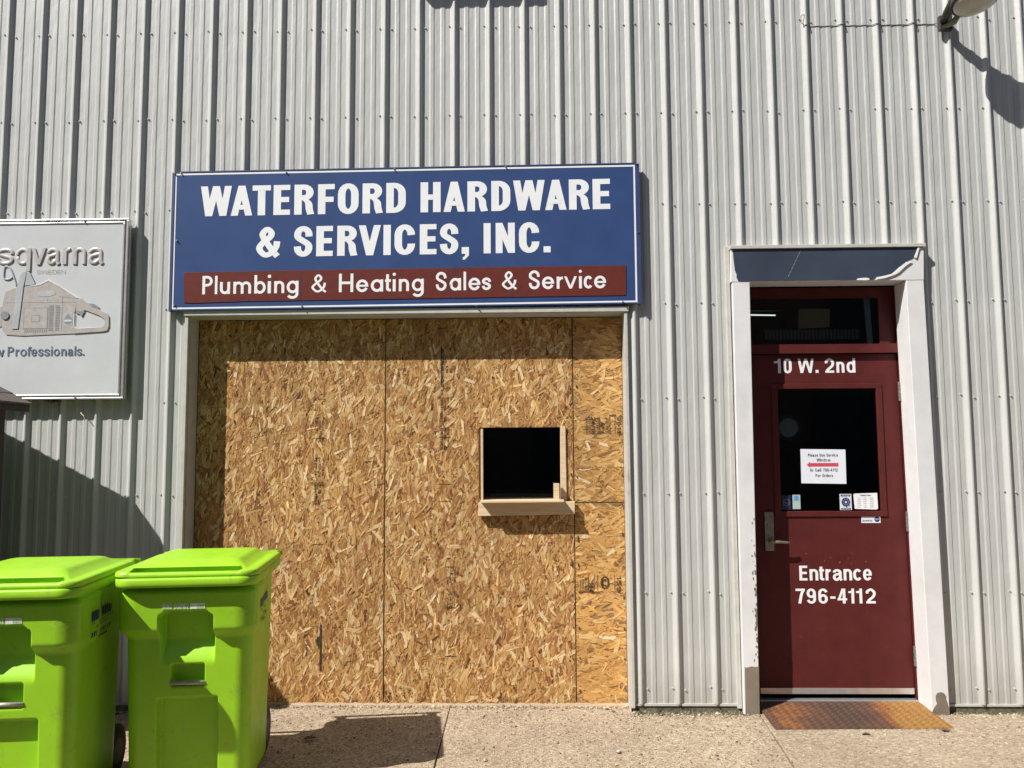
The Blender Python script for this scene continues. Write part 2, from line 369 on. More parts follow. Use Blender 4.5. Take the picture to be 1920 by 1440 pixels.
    if ch == 'a':
        return [('S', [(s/2, x*.70)]+el(w*.46, x-b/2-.15, w*.46-s/2, .15, 160, 0)+[(w*.92-s/2, .12), (w-s*.35, 0)], False),
                ('S', [(w*.85-s/2, x*.60), (w*.42, x*.53)]+el(w*.42, x*.29+.0, w*.42-s/2, x*.24, 100, 270)+[(w*.88-s/2, x*.26)], False)]
    if ch == 't': c = w*.42; return [rc(c-s/2, .10, c+s/2, .93), rc(0, x-b, w, x), ('S', el(c+.12, .17, .12, .17-b/2, 185, 270)+[(w, b/2)], False)]
    if ch == 'f': return [rc(w*.2, 0, w*.2+s, .8), rc(0, x-b, w, x), ('S', el(w, .78, w*.8-s/2, .21-b/2+.02, 180, 95), False)]
    if ch == 'v': return [dg(w/2-t/2, 0, 0, x, t), dg(w/2-t/2, 0, w-t, x, t)]
    if ch == 'y': return [dg(w/2-t/2, 0, 0, x, t), dg(w*.22, -.28, w-t, x, t)]
    if ch == 'w':
        return [dg(w*.18, 0, 0, x, t*.9), dg(w*.18, 0, w/2-t*.45, x, t*.9), dg(w*.82-t*.9, 0, w/2-t*.45, x, t*.9), dg(w*.82-t*.9, 0, w-t*.9, x, t*.9)]
    # figures
    if ch == '1': return [rc(w-s, 0, w, 1), ('P', [(0, .70), (w-s, .70), (w-s, 1), (w-s*.9, 1), (w*.45, .84), (0, .82)])]
    if ch == '2': return [('S', cr([(s/2, .67), (s/2, .80), (w*.5, 1.01-b/2), (w-s/2, .76), (w*.80, .50), (w*.42, .28), (s*.6, b)], 7), False), rc(0, 0, w, b)]
    if ch == '7': return [rc(0, 1-b, w, 1), ('S', cr([(w-s*.5, 1-b*.6), (w*.62, .62), (w*.40, 0)], 6), False)]
    if ch == '4': return [rc(w*.55, 0, w*.55+s, 1), rc(0, .21, w, .21+b*.9), dg(0, .21, w*.45, 1, s*.85)]
    if ch in '69':
        o = [('S', el(w/2, .31, (w-s)/2, .32-b/2, 0, 360, 20)[:-1], True), ('S', [(s/2, .3), (s/2, .66)]+el(w/2, .71, (w-s)/2, .30-b/2, 180, 12), False)]
        if ch == '9':
            o = [(k[0], [(w-a, 1-c) for a, c in k[1]], k[2]) for k in o]
        return o
    if ch == '5': return [rc(0, 1-b, w, 1), rc(0, .5, s, 1-b), ('S', cr([(s/2, .56), (w*.55, .63), (w-s/2, .34), (w*.5, b/2), (s/2, .22)], 7), False)]
    if ch == '3': return [('S', cr([(s/2, .75), (w*.5, 1-b/2), (w-s/2, .75), (w*.45, .53), (w-s/2, .28), (w*.5, b/2), (s/2, .25)], 7), False)]
    if ch == '8': return [('S', el(w/2, .755, (w-s)/2*.92, .245-b/2, 0, 360, 16)[:-1], True), ('S', el(w/2, .27, (w-s)/2, .27-b/2+.02, 0, 360, 16)[:-1], True)]
    return []
def emit(mb, items, P, s, b, relief=0):
    """P(u, v, d) places a point of the letter plane, d = distance off the surface"""
    k = 0
    for it in items:
        d = k*.0004; k += 1
        if it[0] == 'P':
            mb.add([P(u, v, d+relief) for u, v in it[1]], [tuple(range(len(it[1])))])
            if relief:
                n = len(it[1]); mb.add([P(u, v, d+relief) for u, v in it[1]]+[P(u, v, 0) for u, v in it[1]], [(i, n+i, n+(i+1) % n, (i+1) % n) for i in range(n)])
            continue
        pts = it[1]; closed = it[2]; sx, sy = (it[3], it[4]) if len(it) > 3 else (s, b)
        n = len(pts); rows = []
        for i in range(n):
            a = pts[(i-1) % n] if (closed or i > 0) else pts[i]; c = pts[(i+1) % n] if (closed or i < n-1) else pts[i]
            dx, dy = c[0]-a[0], c[1]-a[1]; l = math.hypot(dx, dy) or 1; nx, ny = -dy/l*sx/2, dx/l*sy/2
            if relief:
                rows.append([P(pts[i][0]+nx*q, pts[i][1]+ny*q, d+relief*r) for q, r in ((1.15, 0), (.95, .55), (.5, .95), (0, 1.05), (-.5, .95), (-.95, .55), (-1.15, 0))])
            else: rows.append([P(pts[i][0]+nx*q, pts[i][1]+ny*q, d+i*7e-6) for q in (1, -1)])
        m = len(rows[0]); vs = [p for r in rows for p in r]; fs = []
        for i in range(n if closed else n-1):
            j = (i+1) % n
            for q in range(m-1): fs.append((i*m+q, i*m+q+1, j*m+q+1, j*m+q))
        mb.add(vs, fs)
WID = {'i': .2, 'l': .2, 'I': .2, '.': .16, ',': .16, 't': .38, 'f': .36, 'r': .38, 'm': .78, 'w': .74, 'W': .86, '1': .34, '/': .34, '-': .3, ' ': .3, ':': .15}
def text(mb, string, x0, z0, cap, width, s=.15, b=.13, P0=None, x=.7, gap=.13, relief=0):
    """string laid out to the given total width, P0(u,v,d) in metres"""
    tot = sum(WID.get(c, .52)+gap for c in string)-gap; k = width/tot; u = x0
    for c in string:
        w = WID.get(c, .52)*k
        if c != ' ': emit(mb, glyph(c, w/cap, s, b, x), lambda a, v, d, u=u: P0(u+a*cap, z0+v*cap, d), s, b, relief)
        u += w+gap*k
def spans(mb, L_, base, cap, P0, s, b, x=.72, relief=0, ov=()):
    for c, a, e in L_:
        emit(mb, glyph(c, (e-a)/cap, s, b, x), lambda u, v, d, a=a: P0(a+u*cap, base+v*cap, d), s, b, relief)
def plane(y): return lambda u, v, d: (u, y-d, v)

# ================================================================== ground
g0 = MB(); g0.add([(-200, -1.94, -.02), (200, -1.94, -.02), (200, 200, -.02), (-200, 200, -.02)], [(0, 1, 2, 3)])
g0.add([(-200, -200, -.12), (200, -200, -.12), (200, -2.0, -.12), (-200, -2.0, -.12)], [(0, 1, 2, 3)])
gr = tag(g0.build('ground', M_GROUND), kind='structure')
M_ROAD = mat('worn_asphalt', (.050, .049, .047), .9, var=.3, vscale=3, bumps=.5, bscale=120)  # unseen dark asphalt, added to cut the light bounced onto the wall
MB().add([(-60, -60, -.10), (60, -60, -.10), (60, -2.1, -.10), (-60, -2.1, -.10)], [(0, 1, 2, 3)]).build('added_road', M_ROAD)['kind'] = 'structure'
kb = MB().box(-30, 30, -2.1, -1.94, -.14, .002).build('kerb', M_GROUND, bevel=.01); kb['kind'] = 'structure'  # unseen kerb, set close so less pale pavement bounces light
pv = bpy.data.objects.new('pavement', None); C.objects.link(pv); tag(pv, kind='structure')
for (a, b2, c, d, e, f) in ((-4.2, 2.930, -4.2, 2.945, 0, .002), (2.933, 4.829, 2.953, 4.762, 1, .0), (4.832, 9.5, 4.770, 9.5, 2, .004)):
    # outer joint lines run out from the wall to the kerb side
    xs0, xs1, xe0, xe1 = a, b2, c-(0 if a < 0 else 0), d
    def ext(p, q, y): return p+(q-p)/(-.85)*y
    y0, y1 = .16, -1.2
    MB().add([(ext(a, c, y1), y1, -.02), (ext(b2, d, y1), y1, -.02), (b2, y0, -.02), (a, y0, -.02), (ext(a, c, y1), y1, f), (ext(b2, d, y1), y1, f), (b2, y0, f), (a, y0, f)],
             [(4, 5, 6, 7), (0, 1, 5, 4), (1, 2, 6, 5), (2, 3, 7, 6), (3, 0, 4, 7)]).build('slab', M_GROUND, pv, bevel=.004)
    MB().add([(ext(a, c, -1.93), -1.93, -.02), (ext(b2, d, -1.93), -1.93, -.02), (ext(b2, d, y1), y1-.008, -.02), (ext(a, c, y1), y1-.008, -.02), (ext(a, c, -1.93), -1.93, f), (ext(b2, d, -1.93), -1.93, f), (ext(b2, d, y1), y1-.008, f), (ext(a, c, y1), y1-.008, f)],
             [(4, 5, 6, 7), (0, 1, 5, 4), (1, 2, 6, 5), (2, 3, 7, 6), (3, 0, 4, 7)]).build('slab', M_GROUND, pv, bevel=.004)

# grit, crumbs and moss along the foot of the wall and strewn over the slabs
def grit(n, xr, yf, size, name, cols, zf=0.004):
    mb = MB(); cc = []
    for _ in range(n):
        x = R.uniform(*xr); y = yf(x); s = size*R.lognormvariate(0, .45); a = R.random()*6.28
        p = []
        for k in range(5): p.append((x+math.cos(a+k*1.257)*s*R.uniform(.6, 1.2), y+math.sin(a+k*1.257)*s*R.uniform(.6, 1.2), zf))
        top = (x+R.uniform(-.3, .3)*s, y, zf+s*R.uniform(.4, 1.0))
        mb.add(p+[top], [(k, (k+1) % 5, 5) for k in range(5)])
        c = R.choice(cols); v = R.uniform(.7, 1.3); cc += [(c[0]*v, c[1]*v, c[2]*v, 1)]*6
    mb.col = cc; return tag(mb.build(name, M_STONE), kind='stuff')
STC = [(.36, .29, .21), (.22, .16, .11), (.48, .42, .34), (.15, .11, .08), (.30, .21, .15)]
grit(2600, (.2, 6.6), lambda x: (.10 if 1.3 < x < 4.05 else -.035)-abs(R.gauss(0, .035)), .0045, 'grit', STC)
grit(5200, (.2, 6.8), lambda x: -abs(R.gauss(0, .75)), .0036, 'grit', STC)
grit(1100, (4.06, 4.72), lambda x: -.012-abs(R.gauss(0, .014)), .006, 'moss', [(.075, .085, .03), (.11, .10, .05), (.05, .05, .025), (.2, .16, .1)])
grit(900, (5.95, 6.7), lambda x: -.012-abs(R.gauss(0, .014)), .006, 'moss', [(.075, .085, .03), (.11, .10, .05), (.05, .05, .025), (.2, .16, .1)])
# unseen brick shop row, added to block sky light and reflect in the door glass
M_BRK = mat('dark_red_brick', (.22, .15, .12), .9, var=.35, vscale=6, bumps=.4)
ob = thing('sky_blocking_shop_row', (3, -17.6, 0), 'unseen dark brick shop row added across the street to block sky light and reflect in the door glass', 'building')
MB().box(-30, 36, -26, -17.6, -.12, 8.6).build('wall', M_BRK, ob)
MB().box(-30.2, 36.2, -26.2, -17.3, 8.61, 9.0).build('cornice', M_TRIM, ob)
for k in range(16):
    x = -28+k*4
    MB().box(x, x+1.4, -17.598, -17.54, 4.6, 6.8).build('window', M_ROOM, ob)
    MB().box(x-.6, x+2.1, -17.598, -17.54, .5, 3.1).build('shop_window', M_ROOM, ob)
# ================================================================== the metal clad building
P_ = .2286; HR = .0225
bld = thing('metal_building', (3.3, 0, 0), 'grey ribbed metal clad building wall behind everything', 'building')
DX0, DX1, DZ = 4.733, 5.925, 2.86
OX0, OX1, OZ = 1.262, 4.052, 2.470
def ztop(x):
    pass
prof = [(-.032, 0), (-.0255, -.003), (-.0085, -HR+.001), (-.0055, -HR), (0, -HR), (.0025, -HR+.001), (.0185, -.003), (.024, 0)]
def minor(c): return [(c-.019, 0), (c-.010, -.0036), (c+.010, -.0036), (c+.0175, 0)]
def profile(i0, i1):
    pts = []
    for i in range(i0, i1):
        o = i*P_
        pts += [(o+a, b) for a, b in prof]
        for c in (.0775, .1485): pts += [(o+a, b) for a, b in minor(c)]
    return pts
def yat(pts, x):
    for (a, p), (b, q) in zip(pts, pts[1:]):
        if a <= x <= b: return p+(q-p)*(x-a)/(b-a)
    return 0
TOPZ, BOTZ = 5.45, .052
for k, i0 in enumerate(range(-7, 37, 4)):
    i1 = i0+4; pts = profile(i0, i1)+[(i1*P_-.032, 0)]
    x_lo = pts[0][0]; x_hi = pts[-1][0]
    xs = sorted(set([p[0] for p in pts]+[c for c in (DX0, DX1, OX0, OX1) if x_lo < c < x_hi]))
    mb = MB(); wob = random.Random(k)
    lap = .0008*(k % 2)
    for a, b in zip(xs, xs[1:]):
        m_ = (a+b)/2; ya, yb = yat(pts, a)-lap, yat(pts, b)-lap
        z0 = BOTZ
        if DX0 < m_ < DX1: z0 = DZ
        if OX0 < m_ < OX1: z0 = OZ
        mb.add([(a, ya, z0), (b, yb, z0), (b, yb, TOPZ), (a, ya, TOPZ)], [(0, 1, 2, 3)])
    o = mb.build('siding_panel', M_SID, bld)
# screws
mb = MB(); mbt = MB()
ZR = [4.985, 4.375, 3.778, 3.165, 2.525, 1.92, 1.33, .72, .145]
for i in range(-6, 33):
    for z in ZR:
        for dx in (-.038, .036):
            x = i*P_+dx+R.gauss(0, .002); zz = z+R.gauss(0, .004)+(-.006 if dx > 0 else 0)
            if DX0-.01 < x < DX1+.01 and z < DZ+.02: continue
            if OX0-.01 < x < OX1+.01 and z < OZ+.02: continue
            mb.tube([(x, 0.0005, zz), (x, -.0025, zz)], .0072, 8)
            mb.tube([(x, -.0025, zz), (x, -.009, zz)], .0045, 6)
tag(mb.build('siding_screw', mat('pale_screw_paint', (.50, .49, .46), .4), bld), kind='stuff')
# foot flashing and J trims
for a, b in ((-1.8, OX0-.004), (OX1+.004, DX0-.004), (DX1+.02, 8.2)):
    MB().prism([(a, .040), (b, .040), (b, .053), (a, .053)], -.012, .012).build('foot_trim', M_TRIM, bld)
for a, b in ((-1.8, OX0-.01), (OX1+.012, DX0-.012), (DX1+.025, 8.2)):
    MB().box(a, b, -.004, .02, -.02, .0395).build('foundation', M_FOUND, bld)
MB().box(-1.8, 8.2, -.03, .02, TOPZ-.001, TOPZ+.08).build('eave_trim', M_TRIM, bld)
MB().box(-1.8, 8.2, .04, 6, TOPZ+.003, TOPZ+.06).build('roof', M_TRIM, bld)
MB().box(-1.82, -1.79, -.03, 6, 0, TOPZ).build('corner_trim', M_TRIM, bld)
MB().box(8.19, 8.22, -.03, 6, 0, TOPZ).build('corner_trim', M_TRIM, bld)
# dark room behind
X0, X1, Y0, Y1, Z1 = .6, 6.9, .03, 3.4, 3.3
rm = MB(); rm.add([(X0, Y0, -.011), (X1, Y0, -.011), (X1, Y1, -.011), (X0, Y1, -.011), (X0, Y0, Z1), (X1, Y0, Z1), (X1, Y1, Z1), (X0, Y1, Z1)],
                  [(0, 1, 2, 3), (7, 6, 5, 4), (3, 2, 6, 7), (0, 3, 7, 4), (2, 1, 5, 6)])
rm.build('interior_room', M_ROOM, bld)

# J trim pieces round the boarded opening
bo = thing('boarded_doorway', (2.65, .05, 0), 'wide doorway closed with oriented strand board sheets under the blue sign', 'boarded doorway')
MB().quadwall(1.236, 1.262, 1.240, 1.262, .03, 2.466, -.026, .0).build('side_trim', M_TRIM, bo, bevel=.002)
MB().quadwall(4.052, 4.072, 4.046, 4.066, .03, 2.466, -.026, .0).build('side_trim', M_TRIM, bo, bevel=.002)
MB().box(1.262, 1.268, .001, .13, .0, 2.462).build('reveal', M_TRIM, bo)
MB().box(4.046, 4.052, .001, .13, .0, 2.462).build('reveal', M_TRIM, bo)
MB().prism([(1.236, 2.467), (4.072, 2.467), (4.076, 2.500), (1.232, 2.500)], -.034, -.001).build('head_trim', M_TRIM, bo, bevel=.002)
MB().box(1.268, 4.046, -.030, .13, 2.462, 2.4665).build('soffit', M_TRIM, bo)
MB().box(1.268, 4.046, .127, .155, .0, .016).build('bottom_plate', M_PINE, bo)
# service opening hole X 3.11..3.675, Z 1.28..1.745
HX0, HX1, HZ0, HZ1 = 3.112, 3.672, 1.272, 1.744
def osb(x0, x1, z0, z1, y, hole=None, horiz=False, seed=1, dens=1.0, pale=0):
    if hole:
        hx0, hx1, hz0, hz1 = hole; mb = MB()
        mb.box(x0, hx0, y, y+.011, z0, z1).box(hx1, x1, y, y+.011, z0, z1).box(hx0, hx1, y, y+.011, z0, hz0).box(hx0, hx1, y, y+.011, hz1, z1)
        o = mb.build('strand_board_sheet', M_OSBCORE, bo)
    else: o = box('strand_board_sheet', M_OSBCORE, bo, x0, x1, y, y+.011, z0, z1)
    rg = np.random.default_rng(seed)
    A = (x1-x0)*(z1-z0)
    n = int(A*(8200 if not horiz else 3000)*dens)
    small = rg.random(n) < .55
    Lh = np.where(small, rg.uniform(.007, .024, n), rg.uniform(.022, .055, n))*(1.35 if horiz else 1)
    Wh = np.where(small, rg.uniform(.0009, .0034, n), rg.uniform(.003, .0095, n))*(1.55 if horiz else 1)
    ang = rg.normal(math.pi/2-.12, .42, n)
    wild = rg.random(n) < .13; ang[wild] = rg.uniform(0, math.pi, wild.sum())
    tilt = rg.random(n) < .10; ang[tilt] = rg.normal(.62, .25, tilt.sum())
    if horiz: ang = rg.normal(.05, .52, n)
    cx = rg.uniform(x0, x1, n); cz = rg.uniform(z0, z1, n)
    ca, sa = np.cos(ang), np.sin(ang)
    T = np.linspace(0, 1, n)
    ply = rg.permutation(n)/n
    base = np.array([[.53, .350, .165], [.46, .290, .125], [.58, .400, .200], [.39, .225, .088], [.31, .158, .058], [.68, .51, .29], [.20, .080, .032], [.44, .24, .085], [.58, .37, .14], [.11, .046, .022]])
    pr = np.array([.19, .19, .12, .17, .13, .045, .07, .075, .01, .02]) if not horiz else np.array([.24, .14, .16, .09, .05, .07, .03, .08, .13, .01])
    ci = rg.choice(len(base), n, p=pr/pr.sum())
    col = base[ci]*rg.normal(1, .10, n)[:, None]*np.array([1.06, .94, .77])
    big = rg.random(n) < .032; Lh[big] = rg.uniform(.035, .066, big.sum()); Wh[big] = rg.uniform(.008, .0155, big.sum()); ply[big] = rg.uniform(.80, .97, big.sum())
    pick = np.array([[.66, .47, .235], [.54, .34, .14], [.40, .21, .085], [.72, .53, .28], [.30, .13, .055]]); col[big] = pick[rg.choice(5, big.sum(), p=[.38, .26, .14, .12, .10])]*rg.normal(1, .08, big.sum())[:, None]
    if horiz: col = (col*.72+np.array([.53, .34, .145])*.28)*np.array([1.04, 1.0, .90])
    # slow drift of tone over a sheet, and each sheet its own tone
    ph = rg.uniform(0, 6.28, 6)
    drift = .055*np.sin(cx*5.1+ph[0]+1.3*np.sin(cz*2.3+ph[1]))+.05*np.sin(cz*4.3+ph[2]+1.1*np.sin(cx*3.7+ph[3]))+.03*np.sin(cx*13+cz*9+ph[4])
    col = col*(1+drift)[:, None]*np.array({3: (.97, .95, .93), 4: (1.0, 1.0, 1.0), 5: (1.0, .99, .97), 6: (1.03, 1.0, .95)}[seed])
    # slivers standing bright on top
    br = rg.random(n) < .007; col[br] = np.array([.74, .60, .38]); ply[br] = rg.uniform(.93, 1, br.sum())
    # outline: six points, ragged ends
    ox = np.array([-1, -.82, .80, 1, .84, -.86]); oz = np.array([.15, -1, -1, -.1, 1, 1])
    U = ox[None]*Lh[:, None]*rg.uniform(.8, 1.1, (n, 6)); V = oz[None]*Wh[:, None]*rg.uniform(.6, 1.15, (n, 6))
    X = cx[:, None]+U*ca[:, None]-V*sa[:, None]; Z = cz[:, None]+U*sa[:, None]+V*ca[:, None]
    tx = rg.normal(0, .10 if not horiz else .05, n); ty = rg.normal(0, .02, n)
    Y = y-.0004-ply[:, None]*.0024-V*tx[:, None]-U*ty[:, None]
    Y = np.clip(Y, y-.0040, y-.0002)
    Xc = np.clip(X, x0+.001, x1-.001); Zc = np.clip(Z, z0+.001, z1-.001)
    keep = np.ones(n, bool)
    if hole:
        inx = (cx > hx0-.004) & (cx < hx1+.004) & (cz > hz0-.004) & (cz < hz1+.004); keep &= ~inx
        # squeeze vertices that stray into the cut hole back to its nearest edge
        ins = (Xc > hx0) & (Xc < hx1) & (Zc > hz0) & (Zc < hz1)
        d = np.stack([Xc-hx0, hx1-Xc, Zc-hz0, hz1-Zc]); am = d.argmin(0)
        Xc = np.where(ins & (am == 0), hx0, Xc); Xc = np.where(ins & (am == 1), hx1, Xc)
        Zc = np.where(ins & (am == 2), hz0, Zc); Zc = np.where(ins & (am == 3), hz1, Zc)
    Xc, Y, Zc, col, U, V = Xc[keep], Y[keep], Zc[keep], col[keep], U[keep], V[keep]; n = len(Xc)
    co = np.stack([Xc, Y, Zc], -1).reshape(-1, 3)
    off = Vector((0, 0, 0)); p = o
    while p is not None: off += p.location; p = p.parent
    co = co-np.array(off)
    me = bpy.data.meshes.new('wood_strand'); me.vertices.add(n*6); me.vertices.foreach_set('co', co.astype(np.float32).ravel())
    me.loops.add(n*6); me.loops.foreach_set('vertex_index', np.arange(n*6, dtype=np.int32)); me.polygons.add(n)
    me.polygons.foreach_set('loop_start', (np.arange(n)*6).astype(np.int32)); me.update(calc_edges=True)
    c4 = np.ones((n, 6, 4), np.float32); c4[..., :3] = col[:, None, :]
    a = me.attributes.new('tint', 'FLOAT_COLOR', 'POINT'); a.data.foreach_set('color', c4.ravel())
    rid = rg.uniform(0, 500, n)
    gv = np.stack([U*14+rid[:, None], V*330, np.repeat(rid[:, None]*1.7, 6, 1)], -1).astype(np.float32)
    a = me.attributes.new('grain', 'FLOAT_VECTOR', 'POINT'); a.data.foreach_set('vector', gv.ravel())
    me.materials.append(M_STRAND)
    w = bpy.data.objects.new('wood_strand', me); C.objects.link(w); w.parent = o; tag(w, kind='stuff')
    return o
YB = .128
osb(1.272, 2.5035, .014, 2.458, YB, seed=3)
osb(2.5085, 3.7215, .014, 2.458, YB, hole=(HX0, HX1, HZ0, HZ1), seed=4)
tag(osb(3.7265, 4.044, 1.262, 2.458, YB+.002, horiz=True, seed=5), label='narrow upper sheet with smoother yellow strands and 2018 stamp')
tag(osb(3.7265, 4.044, .014, 1.257, YB+.001, horiz=True, seed=6), label='narrow lower sheet with smoother yellow strands')
# nail heads
mb = MB()
for x in (3.705, 3.745, 4.03):
    for z in np.arange(.1, 2.4, .19): mb.tube([(x+R.gauss(0, .003), YB-.0045, z+R.gauss(0, .02)), (x, YB-.0055, z)], .0036, 6)
for _ in range(26): x = R.gauss(2.62, .07); z = .02+abs(R.gauss(0, .07)); mb.tube([(x, YB-.0045, z), (x, YB-.0052, z)], R.uniform(.002, .005), 6)
tag(mb.build('nail_head', M_NAIL, bo), kind='stuff')
# grade stamps printed on the sheets (characters run down the board)
def rotP(xr, zr, y): # text running downwards: u -> -z, v -> +x... letters turned a quarter clockwise
    return lambda u, v, d: (xr+v, y-d, zr-u)
YS = YB-.0042
st = MB()
text(st, '2018', 0, 0, .026, .108, .25, .21, rotP(4.004, 1.806, YS))
text(st, '24/16', 0, 0, .028, .112, .27, .23, rotP(3.838, 1.808, YS))
text(st, 'APA', .03, 0, .026, .078, .24, .20, rotP(3.896, 1.806, YS))
for xx, w_ in ((3.803, .004), (3.822, .003), (3.872, .004), (3.882, .003), (3.928, .003)):
    text(st, R.choice(['SHEATHING', 'SPAN RATED', 'EXPOSURE 1', 'MILL 504']), 0, 0, .011, .11, .22, .2, rotP(xx, 1.806, YS))
for xx in (3.890, 3.956, 3.990): st.add([(xx, YS, 1.70), (xx+.004, YS, 1.70), (xx+.004, YS, 1.81), (xx, YS, 1.81)], [(0, 1, 2, 3)])
text(st, 'lumber', .01, 0, .016, .09, .2, .2, rotP(3.938, 1.806, YS-.0004))
st.add([(3.955, YS-.0003, 1.812), (4.0, YS-.0003, 1.812), (4.0, YS-.0003, 1.822), (3.955, YS-.0003, 1.822)], [(0, 1, 2, 3)])
text(st, '504', 0, 0, .026, .058, .26, .22, rotP(3.812, .76, YS))
text(st, '159', 0, 0, .03, .10, .24, .20, rotP(3.985, .80, YS))
for xx in (3.752, 3.768, 3.784, 3.798): text(st, R.choice(['EXPOSURE 1', 'SIZED FOR', 'SPACING']), 0, 0, .010, .088, .24, .2, rotP(xx, .795, YS))
for xx in (3.806, 3.842, 3.862, 3.972): st.add([(xx, YS, .71), (xx+.0035, YS, .71), (xx+.0035, YS, .805), (xx, YS, .805)], [(0, 1, 2, 3)])
emit(st, [('S', el(.5, .5, .30, .42, 0, 360, 24)[:-1], True, .16, .09), ('S', el(.5, .5, .20, .22, 60, 300, 16), False, .10, .08)], lambda u, v, d: (3.875+u*.075, YS-d, .715+v*.085), .1, .1)
st.add([(3.745, YS, .694), (3.90, YS, .699), (3.90, YS, .704), (3.745, YS, .700)], [(0, 1, 2, 3)])
# fainter stamps on the two big sheets
def column(x, z1, z0, frames=True):
    z = z1
    while z > z0+.12:
        h = R.uniform(.10, .17)
        if R.random() < .8:
            for q in range(3):
                if R.random() < .75: text(st, R.choice(['RATED', 'EXP 1', '7/16', 'SPAN 24', 'PS 2', 'MILL', '2018', 'SHEATHING']), 0, 0, R.choice((.010, .012, .016)), h*R.uniform(.7, .95), .24, .2, rotP(x+.004+q*.022+R.uniform(0, .004), z, YS))
        z -= h+R.uniform(.0, .08)
    for zz in (z1+.006, z1-.25, z1-.55, z0+.02):
        st.add([(x-.004, YS, zz), (x+.07, YS, zz-.001), (x+.07, YS, zz+.003), (x-.004, YS, zz+.004)], [(0, 1, 2, 3)])
column(2.045, 1.93, .98); column(2.86, 1.93, 1.25); column(2.90, .85, .58)
text(st, 'STRENGTH', 0, 0, .018, .30, .28, .25, rotP(2.868, 2.26, YS))
text(st, 'AXIS', 0, 0, .014, .12, .2, .2, rotP(2.90, 2.22, YS))
st.add([(2.098, YS-.001, .21), (2.112, YS-.001, .21), (2.110, YS-.001, .50), (2.098, YS-.001, .50)], [(0, 1, 2, 3)])
st.add([(2.866, YS-.001, 2.02), (2.876, YS-.001, 2.02), (2.876, YS-.001, 2.27), (2.868, YS-.001, 2.27)], [(0, 1, 2, 3)])
st.add([(2.068, YS, .40), (2.095, YS-.001, .34), (2.097, YS, .43)], [(0, 1, 2)])
st.build('grade_stamp', M_STAMP, bo)

# ================================================================== service window
sw = thing('service_window', (3.39, .1, 1.27), 'small square service hatch framed with pale pine boards cut in the strand board', 'service window')
MB().quadwall(3.128, 3.141, 3.127, 3.141, 1.272, 1.735, YB-.016, YB+.04).build('side_board', M_PINE, sw, bevel=.0015)
MB().quadwall(3.106, 3.1275, 3.108, 3.1265, 1.272, 1.745, YB+.010, YB+.04).build('side_board', M_OSBCORE, sw)  # shaded reveal of the left board, its shade put into the darker brown
MB().quadwall(3.638, 3.676, 3.640, 3.673, 1.272, 1.747, YB-.014, YB+.04).build('side_board', M_PINE, sw, bevel=.0015)
MB().box(3.141, 3.638, YB+.002, YB+.04, 1.7455, 1.765).build('top_board', M_PINE, sw)
MB().prism([(3.128, 1.268), (3.655, 1.2715), (3.655, 1.2845), (3.128, 1.281)], .006, YB+.05).build('ledge_board', M_PINE, sw, bevel=.0015)
MB().prism([(3.112, 1.181), (3.724, 1.191), (3.726, 1.2705), (3.112, 1.2645)], .079, .1145).build('front_board', M_PINE, sw, bevel=.0015)
MB().prism([(3.112, 1.20), (3.724, 1.20), (3.724, 1.262), (3.112, 1.262)], .1150, YB-.005).build('backing_board', M_PINE, sw)
box('stop_block', M_PINE, sw, 3.592, 3.628, .060, .098, 1.2835, 1.385, .001)
box('glass_pane', M_GLASS, sw, 3.142, 3.637, YB+.036, YB+.039, 1.286, 1.744)
box('counter', M_ROOM, sw, 3.0, 3.8, YB+.10, YB+.75, 1.285, 1.315)

# ================================================================== main sign
sg = thing('shop_sign', (2.65, 0, 2.5), 'wide blue shop sign with bold white lettering and a red strip over the boarded doorway', 'sign')
TL = .0051
def SP(y): return lambda u, v, d: (u, y-d, v+1.6+TL*(u-1.15))
def sbox(x0, x1, y0, y1, z0, z1): # sign-local, slightly out of level
    f = lambda u, v: (u, v+1.6+TL*(u-1.15)); return MB().prism([f(x0, z0), f(x1, z0), f(x1, z1), f(x0, z1)], y0, y1)
SY = -.047
sbox(1.146, 4.152, SY, -.0235, .897, 1.799).build('sign_panel', M_BLUE, sg, bevel=.002)
bd = MB()
for a, b, c, d in ((1.163, 4.128, 1.784, 1.797), (1.163, 4.128, .907, .9175), (1.163, 1.1715, .9175, 1.784), (4.117, 4.128, .9175, 1.784)):
    f = lambda u, v: (u, SY-.0009, v+1.6+TL*(u-1.15)); bd.add([f(a, c), f(b, c), f(b, d), f(a, d)], [(0, 1, 2, 3)])
bd.build('white_border', M_SWHITE, sg)
# dark painted edge bands outside the border
sbox(1.143, 1.1600, SY-.004, -.024, .893, 1.803).build('edge_strip', M_BLUED, sg)
sbox(4.132, 4.155, SY-.004, -.024, .893, 1.803).build('edge_strip', M_BLUED, sg)
sbox(1.1602, 4.1318, SY-.004, -.024, 1.8005, 1.8085).build('edge_strip', M_BLUED, sg)
L1 = [('W', 1.331, 1.533), ('A', 1.529, 1.668), ('T', 1.668, 1.787), ('E', 1.805, 1.913), ('R', 1.94, 2.069), ('F', 2.093, 2.201), ('O', 2.222, 2.356), ('R', 2.381, 2.512), ('D', 2.534, 2.66), ('H', 2.755, 2.884), ('A', 2.903, 3.039), ('R', 3.056, 3.186), ('D', 3.209, 3.331), ('W', 3.349, 3.551), ('A', 3.553, 3.689), ('R', 3.705, 3.837), ('E', 3.856, 3.967)]
L2 = [('&', 1.7, 1.855), ('S', 1.942, 2.062), ('E', 2.086, 2.193), ('R', 2.221, 2.351), ('V', 2.359, 2.501), ('I', 2.518, 2.565), ('C', 2.589, 2.721), ('E', 2.751, 2.858), ('S', 2.88, 2.998), (',', 3.019, 3.065), ('I', 3.159, 3.204), ('N', 3.236, 3.358), ('C', 3.384, 3.514), ('.', 3.54, 3.585)]
